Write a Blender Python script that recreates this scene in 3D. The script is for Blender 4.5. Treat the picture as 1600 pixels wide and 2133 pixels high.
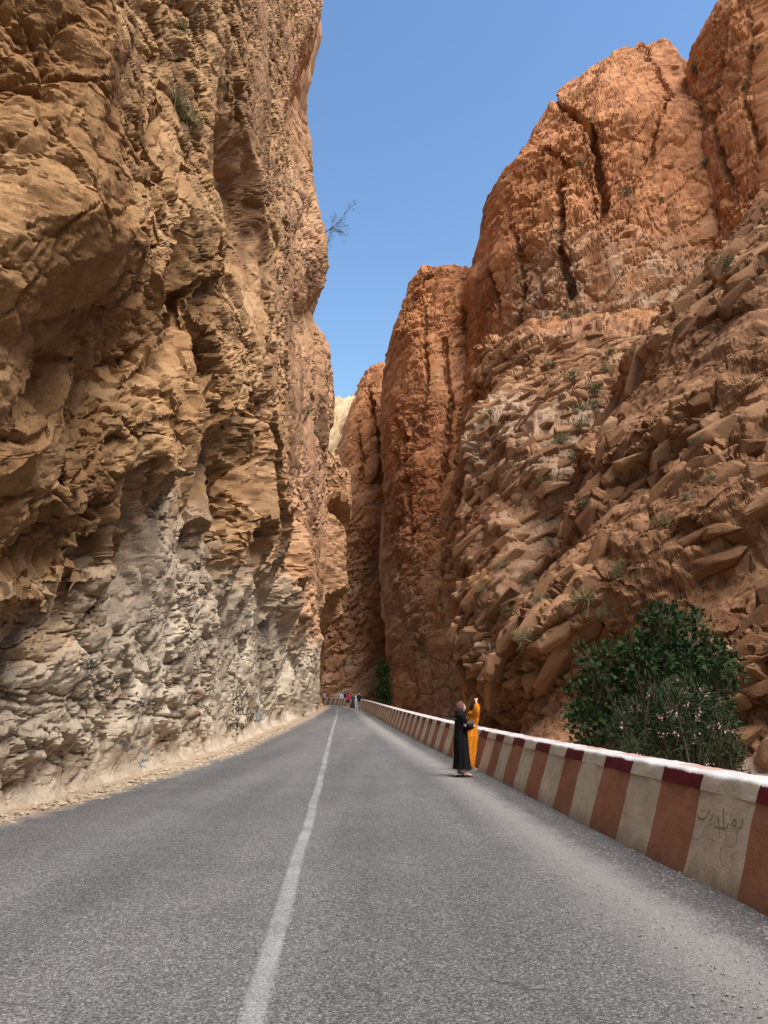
import bpy, bmesh, math, random
import numpy as np
from mathutils import Vector, Matrix

random.seed(7)
scene = bpy.context.scene
for o in list(bpy.data.objects):
    bpy.data.objects.remove(o, do_unlink=True)
COL = scene.collection

# ------------------------------------------------------------------ camera, sky, sun, exposure
PITCH = math.radians(14.24)
FPX, EYE = 1602.0, 1.56
cam_d = bpy.data.cameras.new("camera")
cam = bpy.data.objects.new("camera", cam_d)
COL.objects.link(cam)
cam_d.sensor_fit = 'VERTICAL'
cam_d.sensor_height = 24.0
cam_d.lens = FPX / 2133.0 * 24.0
cam_d.clip_start, cam_d.clip_end = 0.05, 8000.0
cam.location = (0, 0, EYE)
cam.rotation_euler = (math.pi / 2 + PITCH, 0, 0)
scene.camera = cam

SUN_EL, SUN_AZ = math.radians(56), math.radians(138)     # azimuth clockwise from +Y: behind the camera, to the right
sun_dir = Vector((math.sin(SUN_AZ) * math.cos(SUN_EL), math.cos(SUN_AZ) * math.cos(SUN_EL), math.sin(SUN_EL)))
world = bpy.data.worlds.new("World")
scene.world = world
world.use_nodes = True
wn = world.node_tree
wn.nodes.clear()
sky = wn.nodes.new("ShaderNodeTexSky")
sky.sky_type = 'NISHITA'
sky.sun_disc = False
sky.sun_elevation = SUN_EL
sky.sun_rotation = SUN_AZ
sky.altitude = 1400
sky.air_density = 2.0
sky.dust_density = 1.0
sky.ozone_density = 2.0
bg = wn.nodes.new("ShaderNodeBackground")
bg.inputs["Strength"].default_value = 0.07
wo = wn.nodes.new("ShaderNodeOutputWorld")
gam = wn.nodes.new("ShaderNodeGamma")            # the camera's steeper rendering of the blue
gam.inputs[1].default_value = 1.35
wn.links.new(sky.outputs[0], gam.inputs[0])
wn.links.new(gam.outputs[0], bg.inputs[0])
wn.links.new(bg.outputs[0], wo.inputs[0])

sun_d = bpy.data.lights.new("sun", 'SUN')
sun_d.energy = 3.8
sun_d.angle = math.radians(38)
sun_d.color = (1.0, 0.945, 0.87)
sun = bpy.data.objects.new("sun", sun_d)
sun.rotation_euler = sun_dir.to_track_quat('Z', 'Y').to_euler()
sun.location = (30, -60, 120)
COL.objects.link(sun)

scene.view_settings.view_transform = 'Standard'
scene.view_settings.look = 'None'
scene.view_settings.exposure = 0.85
scene.view_settings.gamma = 1.0
scene.view_settings.use_curve_mapping = False
scene.render.engine = 'CYCLES'
scene.cycles.use_denoising = True
try:
    scene.cycles.denoiser = 'OPENIMAGEDENOISE'
except Exception:
    pass
scene.cycles.use_adaptive_sampling = True
scene.cycles.adaptive_threshold = 0.025
scene.cycles.max_bounces = 3
scene.cycles.diffuse_bounces = 2
scene.cycles.transparent_max_bounces = 4

# ------------------------------------------------------------------ helpers: measuring the photograph
CT, ST = math.cos(PITCH), math.sin(PITCH)


def ray(px, py):
    """sideways and upward run per metre forward for a point of the 1600 x 2133 photograph"""
    u, v = (px - 800.0) / FPX, (1066.5 - py) / FPX
    f = CT - v * ST
    return u / f, (ST + v * CT) / f


def at_y(px, py, y):
    a, b = ray(px, py)
    return Vector((a * y, y, EYE + b * y))


def at_x(px, py, x):
    a, b = ray(px, py)
    y = x / a
    return Vector((x, y, EYE + b * y))


def road_z(y):
    """road level: flat by the camera, then a gentle climb"""
    t = np.asarray(y, dtype=float) - 20.0
    return 0.021 * 0.5 * (t + np.sqrt(t * t + 60.0)) - 0.021 * 0.5 * (-20 + math.sqrt(460.0))


# ------------------------------------------------------------------ helpers: noise in numpy
F = np.float32


def smooth(x, a, b):
    t = np.clip((x - a) / (b - a), 0, 1)
    return t * t * (3 - 2 * t)


_tab = {}


def _table(seed):
    if seed not in _tab:
        _tab[seed] = np.random.RandomState(seed).rand(6, 64 * 64).astype(F)
    return _tab[seed]


def perlin(u, v, seed):
    T = _table(seed)
    ang = T[0] * 2 * np.pi
    GX, GY = np.cos(ang).astype(F), np.sin(ang).astype(F)
    iu, iv = np.floor(u).astype(np.int32), np.floor(v).astype(np.int32)
    fu, fv = (u - iu).astype(F), (v - iv).astype(F)
    su, sv = fu * fu * fu * (fu * (fu * 6 - 15) + 10), fv * fv * fv * (fv * (fv * 6 - 15) + 10)

    def g(dx, dy):
        i = ((iu + dx) & 63) * 64 + ((iv + dy) & 63)
        return GX[i] * (fu - dx) + GY[i] * (fv - dy)
    a = g(0, 0) * (1 - su) + g(1, 0) * su
    b = g(0, 1) * (1 - su) + g(1, 1) * su
    return (a * (1 - sv) + b * sv) * 1.5


def fbm(u, v, seed, octs=4, gain=0.5, ridged=False):
    r, amp, k = 0, 1.0, 1.0
    for i in range(octs):
        n = perlin(u * k, v * k, seed + i)
        if ridged:
            n = 1 - 2 * np.abs(n)
        r = r + n * amp
        amp *= gain
        k *= 2.03
    return r


def facet(u, v, seed, tilt=1.0, step=1.0):
    """broken rock: every cell is a tilted plane of its own; returns height and distance to the cell border"""
    T = _table(seed)
    iu, iv = np.floor(u).astype(np.int32), np.floor(v).astype(np.int32)
    fu, fv = (u - iu).astype(F), (v - iv).astype(F)
    b1 = np.full(u.shape, 9, F)
    b2 = np.full(u.shape, 9, F)
    val = np.zeros(u.shape, F)
    H = (T[2] - 0.5) * 2 * step
    GX, GY = (T[3] - 0.5) * 2 * tilt, (T[4] - 0.5) * 2 * tilt
    for dx in (-1, 0, 1):
        for dy in (-1, 0, 1):
            i = ((iu + dx) & 63) * 64 + ((iv + dy) & 63)
            px, py = fu - dx - T[0][i], fv - dy - T[1][i]
            d = px * px + py * py
            m = d < b1
            b2 = np.where(m, b1, np.minimum(b2, d))
            val = np.where(m, H[i] + GX[i] * px + GY[i] * py, val)
            b1 = np.where(m, d, b1)
    return val, np.sqrt(b2) - np.sqrt(b1)


def blocks(u, v, seed, K=5.5, r=0.40, tilt=0.5, step=0.45, turn=0.9, crack=0.12, width=0.20):
    """jointed rock: a union of flat-topped angular blocks with crevices between them (continuous surface).
    returns height, a random number per block, and the depth of the crevice"""
    T = _table(seed)
    iu, iv = np.floor(u).astype(np.int32), np.floor(v).astype(np.int32)
    fu, fv = (u - iu).astype(F), (v - iv).astype(F)
    best = np.full(u.shape, -9, F)
    second = np.full(u.shape, -9, F)
    rnd = np.zeros(u.shape, F)
    H = T[2] * step
    GX, GY = (T[3] - 0.5) * 2 * tilt, (T[4] - 0.5) * 2 * tilt
    A = (T[5] - 0.5) * turn
    CA, SA = np.cos(A), np.sin(A)
    W = 0.75 + 0.6 * np.roll(T[5], 77)
    for dx in (-1, 0, 1):
        for dy in (-1, 0, 1):
            i = ((iu + dx) & 63) * 64 + ((iv + dy) & 63)
            px, py = fu - dx - 0.15 - 0.7 * T[0][i], fv - dy - 0.15 - 0.7 * T[1][i]
            ca, sa = CA[i], SA[i]
            qx, qy = np.abs(px * ca + py * sa) * W[i], np.abs(py * ca - px * sa)
            m = np.maximum(np.maximum(qx, qy), (qx + qy) * 0.68)
            h = H[i] + GX[i] * px + GY[i] * py - K * np.maximum(m - r, 0)
            w = h > best
            second = np.where(w, best, np.maximum(second, h))
            best = np.where(w, h, best)
            rnd = np.where(w, T[1][i], rnd)
    k = 1 - smooth(best - second, 0, width)
    return np.maximum(best, -0.35) - 0.1 - crack * k, rnd, k


def blocks3(q, seed, K=5.5, r=0.40, tilt=0.5, step=0.45, width=0.20):
    """jointed rock in space: flat-topped angular blocks with crevices between. q: (x, y, z) arrays in block units.
    returns height, a random number per block, crevice mask"""
    T = _table(seed)
    x, y, z = q
    f0 = [np.floor(c - 0.5).astype(np.int32) for c in q]
    fr = [(c - i).astype(F) for c, i in zip(q, f0)]
    best = np.full(x.shape, -9, F)
    second = np.full(x.shape, -9, F)
    rnd = np.zeros(x.shape, F)
    J = [0.15 + 0.7 * T[k] for k in range(3)]
    H = T[3] * step
    G = [(np.roll(T[4], 13 * k) - 0.5) * 2 * tilt for k in range(3)]
    W = 0.75 + 0.6 * T[5]
    A = (np.roll(T[5], 99) - 0.5) * 1.1
    CA, SA = np.cos(A), np.sin(A)
    hx = [((f0[0] + d) * 73856093) for d in (0, 1)]
    hy = [((f0[1] + d) * 19349663) for d in (0, 1)]
    hz = [((f0[2] + d) * 83492791) for d in (0, 1)]
    for dx in (0, 1):
        for dy in (0, 1):
            hxy = hx[dx] ^ hy[dy]
            for dz in (0, 1):
                i = (hxy ^ hz[dz]) & 4095
                px, py, pz = fr[0] - dx - J[0][i], fr[1] - dy - J[1][i], fr[2] - dz - J[2][i]
                ca, sa = CA[i], SA[i]
                ax, ay, az = np.abs(px * ca + py * sa) * W[i], np.abs(py * ca - px * sa), np.abs(pz)
                m = np.maximum(np.maximum(ax, ay), np.maximum(az, (ax + ay + az) * 0.6))
                h = H[i] + G[0][i] * px + G[1][i] * py + G[2][i] * pz - K * np.maximum(m - r, 0)
                w = h > best
                second = np.where(w, best, np.maximum(second, h))
                best = np.where(w, h, best)
                rnd = np.where(w, T[0][i], rnd)
    k = 1 - smooth(best - second, 0, width)
    return np.maximum(best, -0.35) - 0.1, rnd, k


def normals(P):
    n = np.cross(np.gradient(P, axis=1), np.gradient(P, axis=0))
    return n / (np.linalg.norm(n, axis=-1, keepdims=True) + 1e-9)


def carve(P, seed, size, axis, bed, layers, warp=0.5):
    """broken relief over a surface P. bed: dip of the beds in degrees about the x or y axis.
    layers: (length along bed, thickness, relief, crevice depth) in metres at size 1, coarse to fine"""
    x, y, z = [P[..., k].astype(F) / size for k in range(3)]
    w = [fbm(0.16 * (x + 0.6 * y) + 9 * k, 0.16 * (z + 0.5 * y) + 5 * k, seed + 3 * k, 2) for k in range(3)]
    x, y, z = x + warp * w[0], y + warp * w[1], z + warp * w[2]
    c, sn = math.cos(math.radians(bed)), math.sin(math.radians(bed))
    if axis == 'y':
        u, v, t = x * c + z * sn, y, z * c - x * sn
    else:
        u, v, t = y * c + z * sn, x, z * c - y * sn
    D, rn = 0, []
    for i, (ln, th, rel, crk) in enumerate(layers):
        h, r, k = blocks3((u / ln, v / ln, t / th), seed + 30 + i, K=5.5 if i < 3 else 3.5)
        D = D + (rel[0] * h - crk * k) * rel[1] if isinstance(rel, tuple) else D + rel * h - crk * k
        rn.append(r)
    return D * size, rn


def rot2(u, v, deg):
    c, s = math.cos(math.radians(deg)), math.sin(math.radians(deg))
    return u * c + v * s, -u * s + v * c


# ------------------------------------------------------------------ helpers: objects and materials
def tag(o, label=None, cat=None, group=None, kind=None):
    if label:
        o['label'] = label
    if cat:
        o['category'] = cat
    if group:
        o['group'] = group
    if kind:
        o['kind'] = kind
    return o


def link(name, me, mats=None, parent=None):
    o = bpy.data.objects.new(name, me)
    COL.objects.link(o)
    if mats is not None:
        for m in (mats if isinstance(mats, (list, tuple)) else [mats]):
            me.materials.append(m)
    if parent is not None:
        o.parent = parent
    return o


def empty(name, loc=(0, 0, 0), rz=0.0):
    o = bpy.data.objects.new(name, None)
    o.empty_display_size = 0.2
    o.location = loc
    o.rotation_euler = (0, 0, rz)
    COL.objects.link(o)
    return o


def grid_mesh(name, P, flip=False, smooth_shade=False):
    """P: rows x columns x 3"""
    n, m = P.shape[:2]
    me = bpy.data.meshes.new(name)
    idx = np.arange(n * m, dtype=np.int32).reshape(n, m)
    q = np.stack([idx[:-1, :-1], idx[:-1, 1:], idx[1:, 1:], idx[1:, :-1]], -1).reshape(-1, 4)
    if flip:
        q = q[:, ::-1]
    me.vertices.add(n * m)
    me.vertices.foreach_set("co", np.ascontiguousarray(P, dtype=F).ravel())
    me.loops.add(q.size)
    me.loops.foreach_set("vertex_index", np.ascontiguousarray(q).ravel())
    me.polygons.add(len(q))
    me.polygons.foreach_set("loop_start", np.arange(0, q.size, 4, dtype=np.int32))
    me.update(calc_edges=True)
    if smooth_shade:
        me.shade_smooth()
        me.set_sharp_from_angle(angle=math.radians(smooth_shade))
    return me


def soup(name, V, Fc):
    me = bpy.data.meshes.new(name)
    me.from_pydata([tuple(v) for v in V], [], [tuple(f) for f in Fc])
    me.update()
    return me


class Nodes:
    def __init__(self, name, rough=0.9, spec=0.2):
        self.m = bpy.data.materials.new(name)
        self.m.use_nodes = True
        self.t = self.m.node_tree
        self.b = self.t.nodes["Principled BSDF"]
        self.b.inputs["Roughness"].default_value = rough
        self.b.inputs["Specular IOR Level"].default_value = spec

    def n(self, kind, **kw):
        x = self.t.nodes.new("ShaderNode" + kind)
        for k, v in kw.items():
            if k in ("inputs",):
                for i, w in v.items():
                    x.inputs[i].default_value = w
            else:
                setattr(x, k, v)
        return x

    def l(self, a, b):
        self.t.links.new(a, b)

    def coord(self, scale=(1, 1, 1), rot=(0, 0, 0), kind="Object"):
        tc = self.n("TexCoord")
        mp = self.n("Mapping")
        mp.inputs["Scale"].default_value = scale
        mp.inputs["Rotation"].default_value = rot
        self.l(tc.outputs[kind], mp.inputs["Vector"])
        return mp.outputs[0]

    def noise(self, vec, scale, detail=6, rough=0.6, dist=0.0):
        x = self.n("TexNoise")
        x.inputs["Scale"].default_value = scale
        x.inputs["Detail"].default_value = detail
        x.inputs["Roughness"].default_value = rough
        x.inputs["Distortion"].default_value = dist
        self.l(vec, x.inputs["Vector"])
        return x.outputs["Fac"]

    def vor(self, vec, scale, feature='F1', out="Distance"):
        x = self.n("TexVoronoi", feature=feature)
        x.inputs["Scale"].default_value = scale
        self.l(vec, x.inputs["Vector"])
        return x.outputs[out]

    def ramp(self, fac, stops):
        r = self.n("ValToRGB")
        e = r.color_ramp.elements
        while len(e) < len(stops):
            e.new(0.5)
        for i, (p, c) in enumerate(stops):
            e[i].position = p
            e[i].color = tuple(c) + ((1,) if len(c) == 3 else ())
        self.l(fac, r.inputs[0])
        return r.outputs[0]

    def grey(self, fac, a, b, lo=0.0, hi=1.0):
        x = self.n("MapRange")
        x.inputs[1].default_value, x.inputs[2].default_value = a, b
        x.inputs[3].default_value, x.inputs[4].default_value = lo, hi
        self.l(fac, x.inputs[0])
        return x.outputs[0]

    def mix(self, fac, a, b, mode='MIX'):
        x = self.n("Mix", data_type='RGBA', blend_type=mode)
        for s, i in ((fac, 0), (a, 6), (b, 7)):
            if hasattr(s, "is_linked"):
                self.l(s, x.inputs[i])
            elif i == 0:
                x.inputs[0].default_value = s
            else:
                x.inputs[i].default_value = tuple(s) + ((1,) if len(s) == 3 else ())
        return x.outputs[2]

    def math(self, op, a, b=0.0):
        x = self.n("Math", operation=op)
        for s, i in ((a, 0), (b, 1)):
            if hasattr(s, "is_linked"):
                self.l(s, x.inputs[i])
            else:
                x.inputs[i].default_value = s
        return x.outputs[0]

    def color(self, c):
        if hasattr(c, "is_linked"):
            self.l(c, self.b.inputs["Base Color"])
        else:
            self.b.inputs["Base Color"].default_value = tuple(c) + (1,)
        return self

    def bump(self, h, strength=0.5, dist=0.02):
        x = self.n("Bump")
        x.inputs["Strength"].default_value = strength
        x.inputs["Distance"].default_value = dist
        self.l(h, x.inputs["Height"])
        self.l(x.outputs[0], self.b.inputs["Normal"])
        return self


def attr(N, name):
    a = N.n("Attribute", attribute_name=name)
    return a.outputs["Fac"]


def set_attr(me, name, vals):
    a = me.attributes.new(name, 'FLOAT', 'POINT')
    a.data.foreach_set("value", np.ascontiguousarray(vals, dtype=F).ravel())


def rock_material(name, scale=1.0, bump=0.5):
    """broken limestone: the colour of the beds and blocks is carried by the mesh, grain and fine relief come from here"""
    N = Nodes(name, rough=0.93, spec=0.12)
    a = N.n("Attribute", attribute_name="rock_colour")
    v = N.coord()
    g = N.noise(v, 17 * scale, 3, 0.75)
    N.color(N.mix(1.0, a.outputs["Color"], N.ramp(g, [(0.3, (0.75, 0.75, 0.75)), (0.7, (1.22, 1.22, 1.22))]), 'MULTIPLY'))
    N.bump(g, bump * 0.8, 0.05 / scale)
    return N.m


def paint(me, rgb):
    a = me.attributes.new("rock_colour", 'FLOAT_COLOR', 'POINT')
    rgba = np.ones(rgb.shape[:-1] + (4,), F)
    rgba[..., :3] = rgb
    a.data.foreach_set("color", rgba.ravel())


def ramp3(t, cols):
    """t 0..1 through a list of colours"""
    t = np.clip(t, 0, 1) * (len(cols) - 1)
    cols = np.array(cols, F)
    return np.stack([np.interp(t, range(len(cols)), cols[:, k]) for k in range(3)], -1)


# ------------------------------------------------------------------ rock: the left wall of the gorge
M_LEFT = rock_material("rock_left", 1.0, 0.5)


def left_base(y):
    return np.interp(y, [-40, 0, 8, 12.8, 25.7, 45, 65, 85, 100, 108, 116, 128],
                     [-7.5, -6.6, -6.3, -6.1, -5.7, -6.1, -6.5, -7.1, -7.8, -8.6, -11.5, -22])


# the big planes of the wall: corners where they meet, as (photo place, distance of the rock from the road axis)
LEFT_CORNERS = """
-260 -120 -4.2; -260 300 -4.0; -260 600 -4.5; -260 700 -4.9; -260 760 -5.3; -260 1100 -5.4; -260 1300 -5.7; -260 1750 -6.2
0 -120 -3.9; 150 -120 -4.1; 250 -120 -4.6; 350 -120 -4.7; 440 -120 -4.9; 530 -120 -4.9; 600 -120 -5.1; 655 -120 -5.2
0 150 -3.85; 140 120 -3.95; 232 130 -4.1; 218 240 -4.05; 198 340 -4.15; 100 330 -3.95
262 140 -5.3; 245 250 -5.3; 225 330 -5.0; 300 170 -5.2; 290 235 -4.9; 345 110 -4.6; 300 50 -4.5; 330 180 -5.1; 350 215 -4.7; 340 330 -4.75
400 100 -4.9; 420 230 -4.9; 400 330 -4.8; 440 340 -4.8; 470 100 -4.9; 520 200 -4.9; 545 60 -4.9; 555 250 -4.9
0 430 -3.9; 0 470 -4.2; 90 455 -3.95; 80 480 -4.25; 150 560 -4.35; 230 420 -4.1; 300 400 -4.3; 370 490 -4.0; 290 480 -4.05; 250 520 -4.2; 350 555 -4.2; 210 600 -4.4; 60 600 -4.5
420 420 -4.6; 440 400 -5.0; 465 480 -4.45; 470 560 -4.4; 430 580 -4.6
0 715 -4.75; 90 755 -4.75; 178 768 -4.75; 240 690 -4.65; 303 622 -4.6; 343 585 -4.55
10 765 -5.05; 110 795 -5.1; 200 795 -5.15; 265 715 -5.15; 322 645 -5.2; 360 600 -5.25
400 585 -5.3; 455 600 -4.9; 480 575 -4.6
300 700 -5.0; 360 690 -4.6; 400 770 -4.45; 432 878 -4.25; 380 860 -4.45; 350 820 -4.7; 260 800 -4.9; 150 860 -4.75; 50 850 -4.8; 0 900 -4.8; 240 880 -4.85; 110 930 -4.7
330 640 -5.0; 390 650 -4.8; 380 720 -5.15; 420 740 -5.1; 455 690 -4.65; 475 760 -4.6; 545 790 -4.6; 530 720 -4.65
428 905 -5.1; 372 905 -5.4; 335 885 -5.3; 320 930 -5.0
405 940 -4.8; 385 985 -4.85; 350 960 -4.9
425 930 -5.6; 470 905 -5.5; 440 1010 -5.85; 500 1040 -5.85; 545 1080 -5.6; 400 1050 -5.95
500 860 -4.65; 545 950 -4.6; 560 1050 -4.5; 583 1108 -4.45; 655 1195 -4.35; 610 1020 -4.5; 575 860 -4.65; 620 1100 -4.45; 635 930 -4.9; 660 1060 -5.0
395 1092 -5.3; 455 1105 -5.0; 520 1160 -4.75; 575 1150 -4.6; 500 1110 -5.3; 450 1145 -5.35; 535 1195 -5.3
640 1235 -4.45; 590 1200 -5.2; 560 1250 -5.7; 540 1310 -5.8; 610 1300 -5.5; 645 1275 -5.0; 600 1345 -5.7
355 1000 -5.15; 300 1060 -5.35; 385 1120 -5.5; 430 1160 -5.2; 525 1215 -5.15; 523 1330 -5.4; 455 1340 -5.4; 445 1260 -5.35; 438 1300 -5.8; 425 1200 -5.6; 470 1380 -5.8
255 1000 -4.9; 180 1005 -4.8; 92 1015 -4.85; 0 1000 -4.95; 265 1110 -5.2
102 1045 -6.0; 165 1035 -6.0; 215 1105 -5.9; 140 1150 -6.0; 98 1135 -6.0; 140 1178 -5.2; 80 1160 -5.15; 238 1102 -5.05; 228 1138 -5.15; 78 1060 -4.95
0 1130 -5.1; 45 1235 -4.95; 135 1265 -4.95; 0 1225 -5.1; 148 1210 -5.0; 230 1210 -5.1
172 1205 -5.7; 205 1250 -5.7; 225 1240 -5.2; 185 1290 -5.3; 160 1240 -5.6
55 1275 -5.5; 0 1300 -5.6; 125 1300 -5.5; 20 1350 -5.3; 140 1350 -5.4
0 1430 -5.5; 100 1420 -5.45; 80 1510 -5.65; 60 1600 -5.8; 215 1400 -5.35; 250 1418 -5.4; 225 1440 -5.85; 255 1450 -5.7; 300 1310 -5.35; 240 1300 -5.5; 300 1450 -5.6; 380 1400 -5.5; 400 1480 -5.65; 360 1280 -5.5
480 1480 -5.75; 540 1420 -5.4; 565 1500 -5.85; 600 1400 -5.3; 640 1390 -5.2; 660 1300 -5.1; 620 1470 -6.0; 665 1400 -5.6; 150 1540 -5.7; 220 1560 -5.85; 330 1540 -5.75; 180 1470 -5.5
0 1710 -6.0; 150 1670 -6.0; 250 1645 -5.95; 350 1612 -5.9; 450 1588 -5.85; 550 1545 -6.05; 640 1495 -6.5; 0 1850 -6.1; 250 1740 -6.1; 450 1640 -6.0; 600 1550 -6.4
570 340 -4.9; 590 460 -4.85; 575 580 -4.75; 600 520 -5.4; 625 430 -5.0; 610 300 -5.4; 600 180 -5.2; 632 220 -5.9; 645 100 -5.3; 660 20 -5.2; 650 330 -5.6; 676 450 -5.2; 660 520 -5.3; 682 560 -5.1
560 680 -4.7; 605 640 -4.9; 600 760 -4.8; 640 600 -5.8; 650 700 -5.9; 672 640 -5.9; 640 780 -5.3; 665 740 -5.6; 690 720 -5.8; 655 850 -5.5; 703 830 -5.6; 670 950 -5.4; 700 920 -5.9; 690 1010 -5.8; 670 1160 -5.3; 690 1120 -6.0
"""
# further along: masses that stand out: x, photo place, reach near, far, up, down, suddenness
LEFT_BLOCKS = [
    (-4.4, 733, 1040, 9.0, 8.0, 6.0, 2.6, 2.4), (-5.0, 722, 1180, 12.0, 8.0, 6.0, 6.5, 2.4), (-5.7, 715, 1270, 9.0, 7.0, 5.0, 3.0, 2.4),
    (-5.7, 692, 760, 6.0, 8.0, 10.0, 7.0, 2.0), (-5.6, 702, 850, 5.0, 8.0, 7.0, 5.0, 2.0)]
LEFT_SMOOTH = [(-5.0, 505, 460, 3.6, 4.4), (-4.8, 540, 190, 2.6, 8.0), (-4.9, 610, 760, 5.0, 8.0), (-5.4, 300, 1090, 0.8, 0.9), (-5.0, 280, 1100, 1.0, 1.2),
               (-4.1, 90, 560, 1.4, 1.6), (-4.1, 120, 300, 1.2, 1.4), (-5.8, 150, 1090, 0.9, 0.8), (-4.9, 640, 900, 5, 6), (-5.3, 665, 1160, 5, 4), (-5.8, 480, 1010, 2.4, 1.6),
               (-4.6, 350, 740, 0.8, 0.9), (-5.5, 130, 1440, 0.8, 0.6)]


def left_planes(Y, Z, Yw, Zw):
    """distance of the big planes from the road axis over the grid (Y grows along columns)"""
    from mathutils.geometry import delaunay_2d_cdt
    pts, xs = [], []
    for tok in LEFT_CORNERS.replace("\n", ";").split(";"):
        if not tok.strip():
            continue
        px, py, x = [float(k) for k in tok.split()]
        x = -5.3 + (1.7 if x > -5.3 else 1.25) * (x + 5.3)
        p = at_x(px, py, x)
        pts.append(Vector((math.log(p.y) * 3, (p.z + 1.0) / p.y * 3)))
        xs.append(x)
    # closing corners near and far, low and high
    for y, e, x in [(3.5, -1, -6.6), (3.5, 9, -5.0), (3.5, 2.5, -5.0), (9, 5.5, -4.4), (16, 5, -4.9), (30, 4.6, -5.1), (55, 4.6, -5.4), (130, 4, -7), (130, -1, -8),
                    (60, -1, -6.5), (20, -1, -6.0), (8, -1, -6.3), (130, 1.5, -7.0), (90, 0.05, -7.1), (90, 1.0, -6.7), (90, 2.2, -6.9)]:
        pts.append(Vector((math.log(y) * 3, e)))
        xs.append(x)
    vo, eo, fo, ov, oe, of = delaunay_2d_cdt(pts, [], [], 0, 1e-5)
    xo = []
    for i, src in enumerate(ov):
        xo.append(sum(xs[k] for k in src) / len(src) if src else 0)
    p, q = np.log(np.maximum(Yw, 3.6)) * 3, (Zw + 1.0) / np.maximum(Y, 3.6) * 3
    out = np.full(Y.shape, -5.4, F)
    pc = np.log(np.maximum(Y[0], 3.6)) * 3
    for f in fo:
        A, B, C = [vo[k] for k in f]
        lo, hi = min(A.x, B.x, C.x) - 0.3, max(A.x, B.x, C.x) + 0.3
        c0, c1 = np.searchsorted(pc, lo), np.searchsorted(pc, hi)
        if c1 <= c0:
            continue
        P, Q = p[:, c0:c1], q[:, c0:c1]
        det = (B.y - C.y) * (A.x - C.x) + (C.x - B.x) * (A.y - C.y)
        if abs(det) < 1e-9:
            continue
        l0 = ((B.y - C.y) * (P - C.x) + (C.x - B.x) * (Q - C.y)) / det
        l1 = ((C.y - A.y) * (P - C.x) + (A.x - C.x) * (Q - C.y)) / det
        l2 = 1 - l0 - l1
        m = (l0 >= -1e-4) & (l1 >= -1e-4) & (l2 >= -1e-4)
        val = l0 * xo[f[0]] + l1 * xo[f[1]] + l2 * xo[f[2]]
        out[:, c0:c1][m] = val[m]
    return out


def left_depth(Y, Z):
    """distance of the rock face from the road axis, at a place along the road and a height; plus random numbers per block"""
    w1, w2 = fbm(Y * 0.3, Z * 0.3, 11, 2), fbm(Y * 0.3 + 31, Z * 0.3 + 7, 15, 2)
    j1, j2 = fbm(Y * 1.4, Z * 1.4, 21, 3), fbm(Y * 1.4 + 9, Z * 1.4, 24, 3)
    k = np.clip(Y / 14, 0.6, 2.5)
    Yj, Zj = Y + (0.30 * w1 + 0.10 * j1) * k, Z + (0.24 * w2 + 0.10 * j2) * k
    X = left_planes(Y, Z, Yj, Zj)
    near = smooth(Y, 6, 8)
    X = X * near + (1 - near) * (left_base(Y) + 1.0)
    # beyond the bend of view: masses over a plain wall
    Xf = left_base(Y).astype(F) + 0.25
    for (x, px, py, a, b, up, dn, kk) in LEFT_BLOCKS:
        p = at_x(px, py, x)
        amp = x - float(left_base(p.y))
        dy, dz = Yj - p.y, Zj - p.z
        e = np.maximum(np.where(dy < 0, -dy / a, dy / b), np.where(dz > 0, dz / up, -dz / dn))
        Xf = np.maximum(Xf, left_base(Y) + amp * np.clip(kk * (1 - e), 0, 1))
    wf = smooth(Y, 62, 84)
    X = X * (1 - wf) + Xf * wf
    back = smooth(Z, 24, 62) * np.clip(Y - 42, 0, 90) * 0.05
    sm = np.zeros_like(X)
    for (x, px, py, a, b) in LEFT_SMOOTH:
        p = at_x(px, py, x)
        sm = np.maximum(sm, 1 - smooth(np.sqrt(((Yj - p.y) / a) ** 2 + ((Zj - p.z) / b) ** 2), 0.6, 1.1))
    # the smooth scoop
    p = at_x(505, 455, -4.8)
    e = np.sqrt(((Yj - p.y) / 4.6) ** 2 + ((Zj - p.z - 0.6) / np.where(Zj > p.z, 2.6, 4.4)) ** 2)
    X = X - 1.2 * np.clip(1.6 * (1 - e), 0, 1)
    # the skyline of the wall: set back, bulging and set back again with height
    hi = smooth(Y, 36, 46)
    e = (Z - 1.5) / np.maximum(Y, 5) + 0.02 * w1
    X = X + hi * (-1.7 * np.exp(-((e - 0.90) / 0.10) ** 2) + 0.6 * np.exp(-((e - 0.64) / 0.06) ** 2) - 0.9 * np.exp(-((e - 0.545) / 0.035) ** 2) + 0.4 * np.exp(-((e - 1.12) / 0.09) ** 2))
    return X - back, sm


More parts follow.
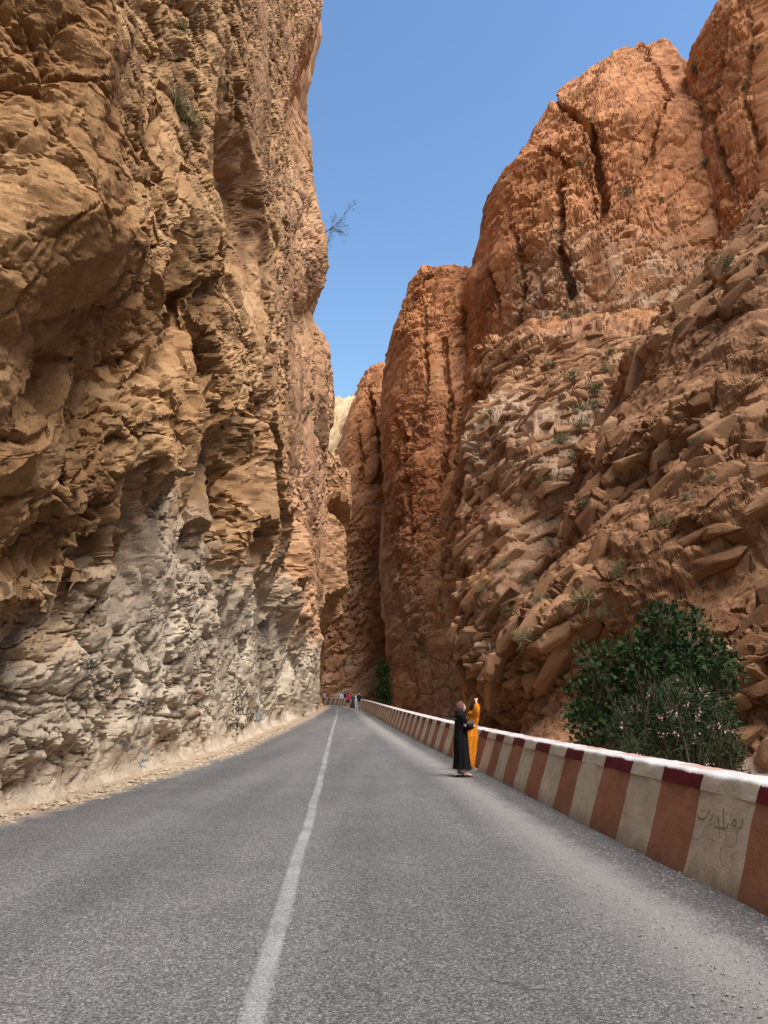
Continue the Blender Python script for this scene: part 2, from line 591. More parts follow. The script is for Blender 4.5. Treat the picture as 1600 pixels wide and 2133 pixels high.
def build_left():
    cols = [np.linspace(-40, 6, 60)]
    y = 6.2
    ys = []
    while y < 128:
        ys.append(y)
        y *= 1.0048
    Yc = np.concatenate(cols + [np.array(ys)])
    t = np.concatenate([np.linspace(0, 1, 640), 1 + np.linspace(0.01, 1.0, 40) ** 1.5])
    Y = np.repeat(Yc[None, :], len(t), 0).astype(F)
    span = (1.22 * np.maximum(Yc, 9) + 2.5)
    span = np.minimum(span, 74)
    gz = road_z(Yc)
    Z = (gz - 0.8)[None, :] + t[:, None] * span[None, :]
    Z = Z.astype(F)
    X, sm = left_depth(Y, Z)
    # rubble skirt where the wall meets the road
    zr = Z - gz[None, :]
    X = X + 0.14 * np.clip(1 - zr / 0.35, 0, 1.5) ** 2
    P = np.stack([X, Y, Z], -1).astype(F)
    Nn = -normals(P)
    Nn = Nn * np.sign(Nn[..., 0:1].mean())
    rough = 1 - 0.6 * sm
    far = smooth(Y, 30, 60)
    brk = (0.34 + 0.9 * smooth(fbm(Y * 0.3, Z * 0.3, 51, 3), -0.3, 0.4)) * rough
    one = np.ones_like(brk)
    D, (r0, r1, r2, r3, r4, rr) = carve(P, 40, 1.0, 'x', 20, [
        (4.4, 3.0, (0.16, rough), 0.12), (2.0, 1.4, (0.20, brk), 0.16), (0.9, 0.66, (0.15, brk), 0.09), (0.38, 0.29, (0.075, brk), 0.03), (0.17, 0.13, (0.035, brk), 0.01),
        (9.0, 16.0, (1.4, far), 0.3)])
    D = D + 0.03 * fbm(Y * 2.0, Z * 2.0, 61, 4, 0.6)
    P = P + Nn * D[..., None] * smooth(zr, -0.3, 0.5)[..., None]
    me = grid_mesh("cliff", P, smooth_shade=20)
    big = fbm(Y * 0.1, Z * 0.1, 71, 4)
    med = fbm(Y * 0.9, Z * 0.9, 75, 5, 0.65)
    st = fbm(Y * 0.8, Z * 0.07, 81, 4, 0.6)
    t = 0.5 + 0.28 * big + 0.2 * med + 0.22 * (r1 - 0.5) + 0.2 * (r2 - 0.5) + 0.15 * (r3 - 0.5)
    up = ramp3(t, [(0.13, 0.065, 0.027), (0.26, 0.138, 0.06), (0.37, 0.213, 0.1), (0.49, 0.305, 0.155)])
    lo = ramp3(t, [(0.23, 0.172, 0.118), (0.4, 0.312, 0.22), (0.5, 0.402, 0.292), (0.6, 0.5, 0.385)])
    pk = ramp3(t, [(0.26, 0.13, 0.065), (0.39, 0.21, 0.11), (0.47, 0.275, 0.155)])
    pale = smooth(zr - np.clip((Y - 11) * 0.5, 0, 3.6) + 1.6 * big + 0.9 * med, 4.4, 0.6) * smooth(Y, 110, 60)
    pink = np.maximum(0.35 * sm * smooth(Y, 12, 20), smooth(Y, 18, 45)) * (1 - 0.8 * pale)
    rgb = up + (pk - up) * pink[..., None]
    rgb = rgb + (lo - rgb) * pale[..., None]
    rgb = rgb * (1 - 0.3 * smooth(st, 0.25, 0.7) * (1 - 0.7 * pale))[..., None]
    paint(me, rgb)
    o = link("left_cliff", me, M_LEFT)
    tag(o, "tan overhanging rock wall rising beside the road", kind='structure')
    return o


build_left()

# ------------------------------------------------------------------ rock: towers and slopes on the right
M_NEAR = rock_material("rock_right_near", 0.8)
M_TOWER = rock_material("rock_towers", 0.3, 0.6)
TAN = [(0.125, 0.066, 0.036), (0.235, 0.137, 0.08), (0.325, 0.21, 0.132), (0.43, 0.3, 0.205)]
RED = [(0.19, 0.075, 0.034), (0.34, 0.14, 0.06), (0.46, 0.205, 0.092), (0.55, 0.275, 0.14)]
BROWN = [(0.1, 0.046, 0.022), (0.2, 0.097, 0.046), (0.295, 0.155, 0.077), (0.39, 0.232, 0.13)]
GREY = [(0.22, 0.16, 0.12), (0.36, 0.27, 0.205), (0.46, 0.36, 0.28), (0.56, 0.46, 0.37)]


def massif(name, rows, mat, nrow, ncol, label, seed, cols=(RED, TAN), bed=33.0, size=1.0, rough=1.0, arc=(150, 400), ribs=None, pale=None,
           n_exp=2.3, saw=None, coarse=(0.5, 0.55, 0.36, 0.12, 0.0), lines=(), cut=-200, cracks=(), lump=0.9):
    """a rock mass: each row gives its outline at one height (photo row, left and right outline, distance, depth).
    the cross-section is a rounded block standing in the round; broken beds are carved along its surface"""
    R = np.array(rows, float)
    t_in = np.linspace(0, 1, len(R))
    tw = np.linspace(0, 1, 2000)
    pw = np.interp(tw, t_in, R[:, 0])
    yw = np.interp(tw, t_in, R[:, 3])
    vis = np.where((pw < 1700) & (pw > cut), 1.0, 0.12) * (np.abs(np.gradient(pw)) + 0.5 * np.abs(np.gradient(yw)) / yw * FPX + 0.02)
    cw = np.cumsum(vis)
    t = np.interp(np.linspace(cw[0], cw[-1], nrow), cw, tw)
    py, pl, pr, yc, dep = [np.interp(t, t_in, R[:, i]) for i in range(5)]
    v = (1066.5 - py) / FPX
    f = CT - v * ST
    zz = EYE + yc * (ST + v * CT) / f
    xl, xr = yc * (pl - 800) / FPX / f, yc * (pr - 800) / FPX / f
    xm, hw = (xl + xr) / 2, (xr - xl) / 2
    # spread the columns over what shows: finer where the mass fills more of the picture
    pd = np.radians(np.linspace(arc[0], arc[1], 2000))
    k_ = int(nrow * 0.4)
    cd, sd = np.cos(pd), np.sin(pd)
    xd = xm[k_] + hw[k_] * np.sign(cd) * np.abs(cd) ** (2 / n_exp)
    yd = yc[k_] + dep[k_] * np.sign(sd) * np.abs(sd) ** (2 / n_exp)
    ix = np.clip(xd / np.maximum(yd, 2) * FPX, -1200, 900)
    wgt = np.abs(np.gradient(ix)) + 0.25 * np.abs(np.gradient(ix)).mean()
    cw = np.cumsum(wgt)
    ph = np.interp(np.linspace(cw[0], cw[-1], ncol), cw, pd)
    c, s = np.cos(ph), np.sin(ph)
    ce = np.sign(c) * np.abs(c) ** (2 / n_exp)
    se = np.sign(s) * np.abs(s) ** (2 / n_exp)
    X = xm[:, None] + hw[:, None] * ce[None]
    Y = yc[:, None] + dep[:, None] * se[None]
    Z = np.repeat(zz[:, None], ncol, 1)
    P = np.stack([X, Y, Z], -1)
    # surface normal of the plain mass
    du = np.gradient(P, axis=1)
    dv = np.gradient(P, axis=0)
    Nn = np.cross(du, dv)
    Nn /= np.linalg.norm(Nn, axis=-1, keepdims=True) + 1e-9
    cx = np.stack([X - xm[:, None], Y - yc[:, None], np.zeros_like(X)], -1)
    sgn = np.sign((Nn * cx).sum(-1).mean())
    Nn *= sgn
    # length along the surface
    la = np.concatenate([np.zeros((nrow, 1)), np.cumsum(np.linalg.norm(np.diff(P, axis=1), axis=-1), 1)], 1)
    la = la.mean(0)[None, :] * np.ones((nrow, 1))
    lv = np.concatenate([np.zeros((1, ncol)), np.cumsum(np.linalg.norm(np.diff(P, axis=0), axis=-1), 0)], 0)
    lv = lv.mean(1)[:, None] * np.ones((1, ncol))
    U, V = la.astype(F) / size, lv.astype(F) / size
    w1, w2 = fbm(U * 0.1, V * 0.1, seed, 2), fbm(U * 0.1 + 40, V * 0.1, seed + 5, 2)
    Uw, Vw = U + 1.6 * w1, V + 1.6 * w2
    j1, j2 = fbm(U * 0.9, V * 0.9, seed + 10, 2), fbm(U * 0.9 + 17, V * 0.9, seed + 14, 2)
    D = lump * fbm(U * 0.07, V * (0.035 if lump < 1 else 0.06), seed + 20, 3, 0.5)
    if ribs:
        n, amp = ribs
        D = D - amp * (1 - smooth(np.abs(perlin(U * n + 0.3 * w1, V * n * 0.18 + 0.3 * w2, seed + 26)), 0.0, 0.07))
    var = 0.35 + 0.85 * smooth(fbm(U * 0.06, V * 0.06, seed + 40, 3), -0.3, 0.4)
    if lines:
        # overhung bedding lines: below each line a smooth ramp set back, above it the broken ends of the beds stand out
        dep = P[..., 1] * CT + (P[..., 2] - EYE) * ST
        qx = 800 + FPX * P[..., 0] / dep + 14 * w1 + 5 * j1
        qy = 1066.5 - FPX * ((P[..., 2] - EYE) * CT - P[..., 1] * ST) / dep + 14 * w2 + 5 * j2
        for (x0, y0, x1, y1, ramp, out, amp) in lines:
            L = math.hypot(x1 - x0, y1 - y0)
            tx, ty = (x1 - x0) / L, (y1 - y0) / L
            al = ((qx - x0) * tx + (qy - y0) * ty) / L
            d = (qx - x0) * ty - (qy - y0) * tx
            on = smooth(al, -0.08, 0.04) * smooth(al, 1.08, 0.96)
            up_ = np.where(d > 0, smooth(d, 0, 60) * np.clip(1.2 - d / out, 0, 1), 0)
            dn_ = np.where(d <= 0, np.clip(1 + d / ramp, 0, 1), 1 - smooth(d, 0, 60))
            D = D + on * amp * (up_ - 0.7 * dn_)
            var = var * (1 - 0.75 * on * (d < 4) * smooth(d, -ramp, -ramp * 0.7))
    for pts, wid, amp in cracks:
        dep = P[..., 1] * CT + (P[..., 2] - EYE) * ST
        qx = 800 + FPX * P[..., 0] / dep + 9 * w1 + 5 * j1
        qy = 1066.5 - FPX * ((P[..., 2] - EYE) * CT - P[..., 1] * ST) / dep + 9 * w2 + 5 * j2
        best = np.full(U.shape, 1e9)
        for (x0, y0), (x1, y1) in zip(pts[:-1], pts[1:]):
            L2 = (x1 - x0) ** 2 + (y1 - y0) ** 2
            tt = np.clip(((qx - x0) * (x1 - x0) + (qy - y0) * (y1 - y0)) / L2, 0, 1)
            best = np.minimum(best, np.hypot(qx - x0 - tt * (x1 - x0), qy - y0 - tt * (y1 - y0)))
        D = D - amp * (1 - smooth(best, 0, wid)) / size
    P = (P + Nn * (D * size)[..., None]).astype(F)
    N2 = normals(P)
    N2 = N2 * np.sign((N2 * Nn).sum(-1).mean())
    N2 = N2 * 0.7 + Nn * 0.3
    D, (r0, r1, r2, r3, r4) = carve(P, seed, size, 'y', bed, [
        (9.0, 4.2, (coarse[0], np.ones_like(var)), 0.25), (3.8, 1.7, (coarse[1], var), 0.32), (1.6, 0.85, (coarse[2], var), 0.2), (0.7, 0.42, (coarse[3], var), coarse[3] * 0.3), (0.33, 0.24, (coarse[4], var), 0.0)], 0.8)
    D = D + 0.05 * size * fbm(U * 1.6, V * 1.6, seed + 50, 3, 0.6)
    P = P + N2 * (rough * D)[..., None]
    me = grid_mesh("cliff", P.astype(F), flip=(sgn < 0), smooth_shade=22)
    big, med = fbm(U * 0.05, V * 0.04, seed + 70, 4), fbm(U * 0.5, V * 0.5, seed + 75, 5, 0.65)
    st = fbm(U * 0.5, V * 0.05, seed + 80, 4, 0.6)
    t = 0.5 + 0.3 * big + 0.2 * med + 0.24 * (r1 - 0.5) + 0.22 * (r2 - 0.5) + 0.16 * (r3 - 0.5)
    rgb = ramp3(t, cols[0])
    pf = np.zeros_like(U) if pale is None else pale(P, py[:, None] * np.ones((1, ncol)))
    pf = np.clip(pf * (1 + 1.2 * big + 0.6 * med), 0, 1)
    rgb = rgb + (ramp3(t, cols[1]) - rgb) * pf[..., None]
    rgb = rgb * (1 - 0.28 * smooth(st, 0.2, 0.7))[..., None]
    paint(me, rgb)
    o = link(name, me, mat)
    tag(o, label, kind='structure')
    o_data[name] = (P, N2, t, var)
    return o


o_data = {}
# near slope of tilted slabs behind the parapet
massif("near_slope", [
    # photo row, left, right, distance, depth
    (1640, 990, 2900, 34, 19), (1500, 1035, 2900, 35, 19), (1330, 1085, 2800, 37, 19), (1080, 1200, 2700, 40, 18), (870, 1285, 2600, 43, 17),
    (770, 1315, 2550, 45, 17), (640, 1405, 2500, 48, 16), (520, 1505, 2500, 50, 15), (390, 1600, 2500, 53, 14),
    (200, 1700, 2500, 56, 13), (0, 1850, 2400, 60, 10), (-100, 1950, 2300, 62, 4)],
    M_NEAR, 720, 540, "near red brown slope of tilted slabs behind the painted parapet", 100, cols=(BROWN, GREY), bed=37, size=0.62, arc=(165, 275), cut=360,
    n_exp=2.0, coarse=(1.0, 1.0, 0.6, 0.24, 0.06),
    lines=[(1020, 1520, 1640, 1050, 120, 260, 2.3), (1040, 1330, 1330, 960, 60, 130, 1.1), (1480, 1575, 1680, 1440, 90, 240, 1.4), (1300, 840, 1640, 560, 60, 150, 1.1),
           (1250, 1020, 1640, 760, 70, 160, 1.2)], pale=lambda P, py: smooth(py, 1480, 1620) * 0.7)
# paler blocky slope in the middle
massif("middle_slope", [
    (1560, 985, 2000, 50, 16), (1440, 975, 1900, 52, 16), (1250, 925, 1850, 56, 16), (1080, 925, 1800, 61, 16), (950, 960, 1750, 66, 15),
    (850, 985, 1700, 73, 14), (800, 990, 1700, 80, 13), (765, 1000, 1700, 90, 12), (742, 1010, 1700, 102, 11), (725, 1040, 1700, 116, 10)],
    M_NEAR, 400, 330, "paler blocky rock slope between the near slabs and the towers", 200, cols=([tuple((a + b) / 2 for a, b in zip(p, q)) for p, q in zip(RED, BROWN)], TAN), bed=30, size=0.75, lump=2.6, coarse=(0.7, 0.75, 0.45, 0.14, 0.0), arc=(160, 310),
    pale=lambda P, py: smooth(np.abs(P[..., 0] - 12), 16, 6) * 0.7 * smooth(py, 740, 880))
# tall tower
massif("tall_tower", [
    (1500, 900, 2000, 118, 30), (1100, 915, 1900, 118, 30), (900, 935, 1800, 118, 29), (760, 965, 1700, 118, 28), (640, 960, 1680, 118, 27), (560, 985, 1660, 118, 26),
    (500, 1005, 1640, 118, 25), (440, 1010, 1620, 118, 24), (375, 1062, 1540, 118, 19), (315, 1090, 1500, 118, 16), (245, 1130, 1465, 118, 13),
    (212, 1150, 1450, 118, 11), (172, 1215, 1432, 118, 8), (138, 1260, 1415, 118, 6), (115, 1295, 1395, 118, 3), (106, 1325, 1370, 118, 0.6)],
    M_TOWER, 400, 340, "tall orange rock tower with a rounded summit", 300, bed=38, size=1.25, arc=(160, 330), n_exp=2.2,
    cracks=[([(1140, 190), (1225, 262), (1245, 320), (1258, 440)], 9, 3.0), ([(1172, 380), (1160, 500), (1190, 620)], 10, 2.5), ([(1062, 470), (1090, 600), (1075, 700)], 7, 1.6),
            ([(1340, 90), (1390, 200), (1350, 330)], 6, 1.0), ([(1130, 300), (1180, 330)], 6, 1.5), ([(1010, 560), (1035, 640)], 7, 1.5)],
    pale=lambda P, py: smooth(py, 560, 760) * 0.5)
# tower cut by the right edge
massif("edge_tower", [
    (900, 1430, 2400, 96, 22), (620, 1445, 2400, 96, 21), (400, 1455, 2400, 96, 20), (200, 1450, 2400, 96, 20), (125, 1448, 2400, 96, 19), (90, 1450, 2400, 96, 18),
    (40, 1480, 2400, 96, 17), (0, 1515, 2400, 96, 16), (-60, 1570, 2300, 96, 12), (-110, 1700, 2200, 96, 5)],
    M_TOWER, 220, 160, "orange rock tower beyond the near slope, its summit out of the picture", 400, bed=40, size=1.0, arc=(160, 300), cracks=[([(1500, 120), (1490, 250), (1520, 380)], 9, 1.5), ([(1560, 60), (1550, 200), (1590, 330)], 8, 1.2)])
# second tower
massif("second_tower", [
    (1540, 800, 1160, 122, 20), (1400, 800, 1130, 124, 19), (1200, 795, 1100, 126, 19), (1000, 798, 1060, 128, 18), (850, 800, 1030, 130, 17), (740, 808, 1020, 131, 16),
    (690, 822, 1015, 132, 14), (630, 845, 1005, 132, 12), (600, 862, 990, 132, 9), (586, 885, 970, 132, 5), (582, 905, 945, 132, 1)],
    M_TOWER, 380, 220, "round shouldered orange rock tower in the middle distance", 500, bed=30, size=1.1, arc=(150, 390), cracks=[([(880, 640), (885, 760), (870, 900)], 5, 1.2), ([(930, 700), (940, 850), (925, 1000)], 6, 1.5), ([(840, 900), (850, 1100)], 6, 1.2)],
    pale=lambda P, py: smooth(py, 760, 1200) * 0.35)
# third tower
massif("third_tower", [
    (1520, 520, 900, 150, 20), (1400, 560, 880, 152, 20), (1200, 640, 870, 154, 19), (1050, 680, 865, 156, 19), (945, 704, 860, 158, 18), (870, 728, 855, 160, 16),
    (820, 752, 850, 160, 13), (785, 772, 845, 160, 9), (767, 790, 840, 160, 4), (762, 805, 825, 160, 1)],
    M_TOWER, 300, 180, "narrow red rock tower where the road bends away", 600, bed=30, size=1.1, arc=(150, 390), cracks=[([(770, 800), (790, 900), (785, 1000)], 6, 2.0), ([(750, 880), (752, 1000)], 4, 1.2)],
    pale=lambda P, py: smooth(py, 900, 1250) * 0.4)
M_FAR = rock_material("rock_far", 0.06)
YEL = [(0.22, 0.13, 0.065), (0.42, 0.28, 0.15), (0.55, 0.4, 0.225), (0.68, 0.53, 0.33)]
massif("far_mountain", [
    (1500, 300, 1100, 620, 120), (1000, 560, 960, 620, 110), (930, 610, 900, 620, 90), (885, 670, 830, 620, 60), (858, 695, 770, 620, 40), (846, 705, 740, 620, 15), (842, 712, 728, 620, 2)],
    M_FAR, 120, 100, "pale yellow sunlit mountain at the end of the gorge", 700, cols=(YEL, YEL), bed=30, size=4.0, arc=(150, 390))


# ------------------------------------------------------------------ loose and jointed blocks standing on the slopes
def block_material():
    N = Nodes("rock_block", rough=0.93, spec=0.12)
    oi = N.n("ObjectInfo")
    v = N.coord()
    g = N.noise(v, 6, 5, 0.7, 0.4)
    tone = N.math('ADD', N.math('MULTIPLY', oi.outputs["Random"], 0.55), N.math('MULTIPLY', g, 0.45))
    N.color(N.ramp(tone, [(0.15, BROWN[0]), (0.45, BROWN[1]), (0.66, BROWN[2]), (0.9, BROWN[3])]))
    N.bump(N.noise(v, 9, 4, 0.75), 0.6, 0.08)
    return N.m


M_BLOCK = block_material()


def block_shapes(n, seed):
    """angular blocks: hulls of a jittered brick, long axis along x"""
    out = []
    rs = np.random.RandomState(seed)
    for k in range(n):
        bm = bmesh.new()
        for q in range(24):
            d = rs.randn(3)
            d /= np.linalg.norm(d)
            d = np.sign(d) * np.abs(d) ** 0.75
            d = d / np.abs(d).max() ** 0.7 * np.array([1.25, 0.85, 0.52]) * (0.82 + 0.25 * rs.rand())
            bm.verts.new(tuple(d * 0.5))
        bmesh.ops.convex_hull(bm, input=list(bm.verts))
        for v in [v for v in bm.verts if not v.link_faces]:
            bm.verts.remove(v)
        bmesh.ops.dissolve_limit(bm, angle_limit=0.3, verts=list(bm.verts), edges=list(bm.edges))
        bmesh.ops.bevel(bm, geom=list(bm.edges), offset=0.03, segments=1, affect='EDGES', clamp_overlap=True)
        me = bpy.data.meshes.new("rock_block")
        bm.to_mesh(me)
        bm.free()
        me.materials.append(M_BLOCK)
        out.append(me)
    return out


SHAPES = block_shapes(14, 4)


def scatter_blocks(slope, n_big, n_small, smin, smax, box, bed, seed, vmin, period):
    P, N2, tone, var = o_data[slope]
    parent = bpy.data.objects[slope]
    rs = np.random.RandomState(seed)
    dep = P[..., 1] * CT + (P[..., 2] - EYE) * ST
    qx = 800 + FPX * P[..., 0] / dep
    qy = 1066.5 - FPX * ((P[..., 2] - EYE) * CT - P[..., 1] * ST) / dep
    facing = -(N2 * (P - np.array([0, 0, EYE]))).sum(-1) / np.linalg.norm(P, axis=-1)
    ok = (qx > box[0]) & (qx < box[2]) & (qy > box[1]) & (qy < box[3]) & (facing > 0.12) & (var > vmin)
    # blocks lie in courses along the beds
    cb, sb = math.cos(math.radians(bed)), math.sin(math.radians(bed))
    tb = (P[..., 2] * cb - P[..., 0] * sb) / period
    tb = tb + 0.5 * fbm((P[..., 0] * 0.07).astype(F), (P[..., 2] * 0.07).astype(F), seed + 300, 2)
    ok &= np.abs(tb - np.floor(tb) - 0.5) < 0.16
    cand = np.argwhere(ok)
    pick = cand[rs.permutation(len(cand))]
    placed, total, k = [], n_big + n_small, 0
    sizes = np.sort(smin + (smax - smin) * rs.rand(total) ** 2.0)[::-1]
    pos = np.zeros((total, 3))
    rad = np.zeros(total)
    for i, j in pick:
        if k >= total:
            break
        p, sz = P[i, j], sizes[k]
        if k and (((pos[:k] - p) ** 2).sum(1) < (0.36 * (rad[:k] + sz)) ** 2).any():
            continue
        pos[k], rad[k] = p, sz
        placed.append((i, j, sz))
        k += 1
    ux = Vector((math.cos(math.radians(bed)), 0, math.sin(math.radians(bed))))
    V, Fc, C, nv = [], [], [], 0
    for k, (i, j, sz) in enumerate(placed):
        n = Vector(N2[i, j]).normalized()
        x = (ux - n * ux.dot(n)).normalized()
        z = n.cross(x) * -1
        if z.z < 0:
            z = -z
        y = z.cross(x)
        R = Matrix((x, y, z)).transposed().to_4x4() @ Matrix.Rotation(rs.randn() * 0.12, 4, 'X') @ Matrix.Rotation(rs.randn() * 0.09, 4, 'Y') @ Matrix.Rotation(rs.randn() * 0.2, 4, 'Z')
        M = Matrix.Translation(Vector(P[i, j]) + n * sz * (-0.33 + 0.22 * rs.rand())) @ R @ Matrix.Diagonal((sz * (0.8 + 1.0 * rs.rand() ** 2) * (1 if rs.rand() < 0.85 else 1.4), sz * (0.8 + 0.4 * rs.rand()), sz * (0.75 + 0.4 * rs.rand()), 1))
        me = SHAPES[rs.randint(len(SHAPES))]
        if k < n_big:
            o = bpy.data.objects.new("rock_block", me)
            COL.objects.link(o)
            o.parent = parent
            o.matrix_world = M
        else:
            co = np.array([tuple(M @ v.co) for v in me.vertices])
            V.append(co)
            Fc += [[q + nv for q in f.vertices] for f in me.polygons]
            C.append(np.repeat(ramp3(np.array([0.15 + 0.7 * rs.rand()]), BROWN), len(co), 0))
            nv += len(co)
    if V:
        me = soup("rubble", np.concatenate(V).tolist(), Fc)
        paint(me, np.concatenate(C).astype(F))
        o = link("rock_rubble", me, M_NEAR, parent)
        o['kind'] = 'stuff'


scatter_blocks("near_slope", 300, 1700, 0.2, 1.5, (1000, 380, 1640, 1600), 22, 61, 0.42, 1.15)
scatter_blocks("middle_slope", 300, 2600, 0.3, 1.5, (900, 700, 1420, 1500), 18, 62, 0.3, 1.3)

# the right side of the gorge goes on past the viewpoint
ys = np.linspace(-70, 20, 150)
hz = np.linspace(-2, 34, 80)
Yr, Zr = np.meshgrid(ys, hz)
Xr = 11.0 + 0.5 * np.maximum(Zr, 0) + 2.5 * fbm((Yr * 0.08).astype(F), (Zr * 0.08).astype(F), 830, 4) - 0.02 * Yr + np.maximum(Yr - 8, 0) * 0.9
Pr = np.stack([Xr, Yr, Zr], -1).astype(F)
Nr = normals(Pr)
Nr = Nr * -np.sign(Nr[..., 0:1].mean())
Dr, rr_ = carve(Pr, 840, 0.8, 'y', 37, [(6, 3, 1.0, 0.3), (2.5, 1.2, 0.8, 0.2)])
me = grid_mesh("cliff", Pr + Nr * Dr[..., None], smooth_shade=32)
paint(me, ramp3(0.2 + 0.6 * rr_[1], BROWN))
tag(link("rear_slope", me, M_NEAR), "rock slope continuing past the viewpoint on the right", kind='structure')

# ------------------------------------------------------------------ ground, road
WALL_Y = [-12, 2, 6.45, 13, 20.4, 30, 44.5, 60, 75, 88, 100, 110, 116, 120, 122]
WALL_X = [3.6, 3.12, 2.93, 2.63, 2.27, 1.5, 0.42, -0.62, -1.6, -2.6, -4.4, -7.0, -10.0, -15.0, -19.0]


def wall_x(y):
    return np.interp(y, WALL_Y, WALL_X)


def centre_x(y):
    return np.interp(y, [-12, 4.4, 12.8, 35.8, 60, 88, 100, 112, 120], [0.1, -0.68, -1.12, -2.38, -3.6, -5.1, -6.3, -9.0, -13])


def asphalt(N):
    """returns colour and height of worn chip-seal asphalt"""
    v = N.coord()
    chips = N.n("TexVoronoi", feature='F1')
    chips.inputs["Scale"].default_value = 130
    N.l(v, chips.inputs["Vector"])
    chips2 = N.n("TexVoronoi", feature='F1')
    chips2.inputs["Scale"].default_value = 60
    N.l(v, chips2.inputs["Vector"])
    sep = N.n("SeparateColor")
    N.l(chips.outputs["Color"], sep.inputs[0])
    sep2 = N.n("SeparateColor")
    N.l(chips2.outputs["Color"], sep2.inputs[0])
    tone = N.math('ADD', N.math('MULTIPLY', sep.outputs[0], 0.62), N.math('MULTIPLY', sep2.outputs[1], 0.38))
    col = N.ramp(tone, [(0.2, (0.066, 0.063, 0.06)), (0.5, (0.14, 0.134, 0.13)), (0.75, (0.21, 0.203, 0.197)), (0.93, (0.39, 0.38, 0.365))])
    patch = N.noise(v, 0.55, 6, 0.65, 0.5)
    col = N.mix(1.0, col, N.ramp(patch, [(0.3, (0.86, 0.86, 0.87)), (0.7, (1.1, 1.09, 1.08))]), 'MULTIPLY')
    vs = N.coord(scale=(1.0, 0.06, 1.0), rot=(0, 0, math.radians(-2.9)))
    tracks = N.noise(vs, 1.1, 3, 0.5)
    col = N.mix(1.0, col, N.ramp(tracks, [(0.35, (0.86, 0.86, 0.87)), (0.65, (1.12, 1.11, 1.1))]), 'MULTIPLY')
    # hairline cracks and a few darker repairs
    warp = N.n("TexNoise")
    warp.inputs["Scale"].default_value = 1.3
    warp.inputs["Detail"].default_value = 3
    N.l(v, warp.inputs["Vector"])
    add = N.n("VectorMath", operation='ADD')
    N.l(v, add.inputs[0])
    N.l(warp.outputs["Color"], add.inputs[1])
    cv = N.n("TexVoronoi", feature='DISTANCE_TO_EDGE')
    cv.inputs["Scale"].default_value = 0.33
    N.l(add.outputs[0], cv.inputs["Vector"])
    crack = N.math('MULTIPLY', N.grey(cv.outputs["Distance"], 0.006, 0.002), N.grey(patch, 0.48, 0.56))
    col = N.mix(N.math('MULTIPLY', crack, 0.4), col, (0.03, 0.029, 0.028))
    return v, col, N.math('ADD', N.math('MULTIPLY', chips.outputs["Distance"], -1.0), N.math('MULTIPLY', chips2.outputs["Distance"], -0.8))


def road_material():
    N = Nodes("asphalt", rough=0.9, spec=0.15)
    v, col, h = asphalt(N)
    ragged = N.math('MULTIPLY', N.math('SUBTRACT', N.noise(v, 2.2, 6, 0.7), 0.5), 1.0)
    rag2 = N.math('MULTIPLY', N.math('SUBTRACT', N.noise(v, 30, 4, 0.8), 0.5), 1.4)
    dw = N.math('ADD', N.math('ADD', attr(N, "from_wall"), N.math('MULTIPLY', ragged, 0.5)), N.math('MULTIPLY', rag2, 0.25))
    # dust left by the wheels in a band off the parapet, gravelly tar between band and wall
    gutter = N.grey(dw, 0.62, 0.42)
    col = N.mix(N.math('MULTIPLY', gutter, 0.55), col, N.mix(1.0, col, (0.62, 0.56, 0.52), 'MULTIPLY'))
    band = N.math('MULTIPLY', N.grey(dw, 0.5, 0.8), N.grey(dw, 1.5, 0.95))
    col = N.mix(N.math('MULTIPLY', band, 0.42), col, (0.42, 0.385, 0.345))
    dl = N.math('ADD', N.math('ADD', attr(N, "from_left"), N.math('MULTIPLY', ragged, 1.1)), N.math('MULTIPLY', rag2, 0.25))
    col = N.mix(N.math('MULTIPLY', N.grey(dl, 0.4, 0.02), 0.85), col, (0.4, 0.3, 0.21))
    shoulder = N.math('MULTIPLY', N.grey(dl, 0.25, 0.6), N.grey(dl, 2.0, 1.2))
    col = N.mix(N.math('MULTIPLY', shoulder, 0.4), col, N.mix(1.0, col, (0.62, 0.6, 0.57), 'MULTIPLY'))
    N.color(col)
    N.bump(h, 0.7, 0.012)
    return N.m


def build_ground():
    xs = np.concatenate([[-3000, -800, -200, -80, -40, -25], np.linspace(-18, 14, 65), [18, 25, 40, 80, 200, 800, 3000]])
    ys = np.concatenate([[-600, -200, -80, -40], np.linspace(-20, 140, 161), [160, 200, 300, 500, 900, 1800, 4000]])
    X, Y = np.meshgrid(xs, ys)
    Yc = np.clip(Y, -20, 140)
    Z = road_z(Yc) - 0.05
    off = X - wall_x(Yc)
    Z = Z - 1.5 * smooth(off, 0.6, 2.2) + 0.12 * fbm((X * 0.5).astype(F), (Y * 0.5).astype(F), 900, 3) * (smooth(off, 0.5, 2) + smooth(off, -9, -10))
    me = grid_mesh("ground", np.stack([X, Y, Z], -1).astype(F), smooth_shade=60)
    N = Nodes("sand", rough=0.95, spec=0.1)
    v = N.coord()
    g = N.noise(v, 1.5, 8, 0.7)
    f = N.vor(v, 40, 'F1', "Color")
    sp = N.n("SeparateColor")
    N.l(f, sp.inputs[0])
    col = N.ramp(N.math('ADD', N.math('MULTIPLY', g, 0.7), N.math('MULTIPLY', sp.outputs[0], 0.3)),
                 [(0.3, (0.24, 0.17, 0.11)), (0.5, (0.38, 0.28, 0.19)), (0.7, (0.5, 0.39, 0.28))])
    N.color(col).bump(N.math('ADD', g, N.math('MULTIPLY', sp.outputs[0], 0.15)), 0.6, 0.05)
    o = link("ground", me, N.m)
    tag(o, "sandy ground under the road and along the gorge", kind='structure')


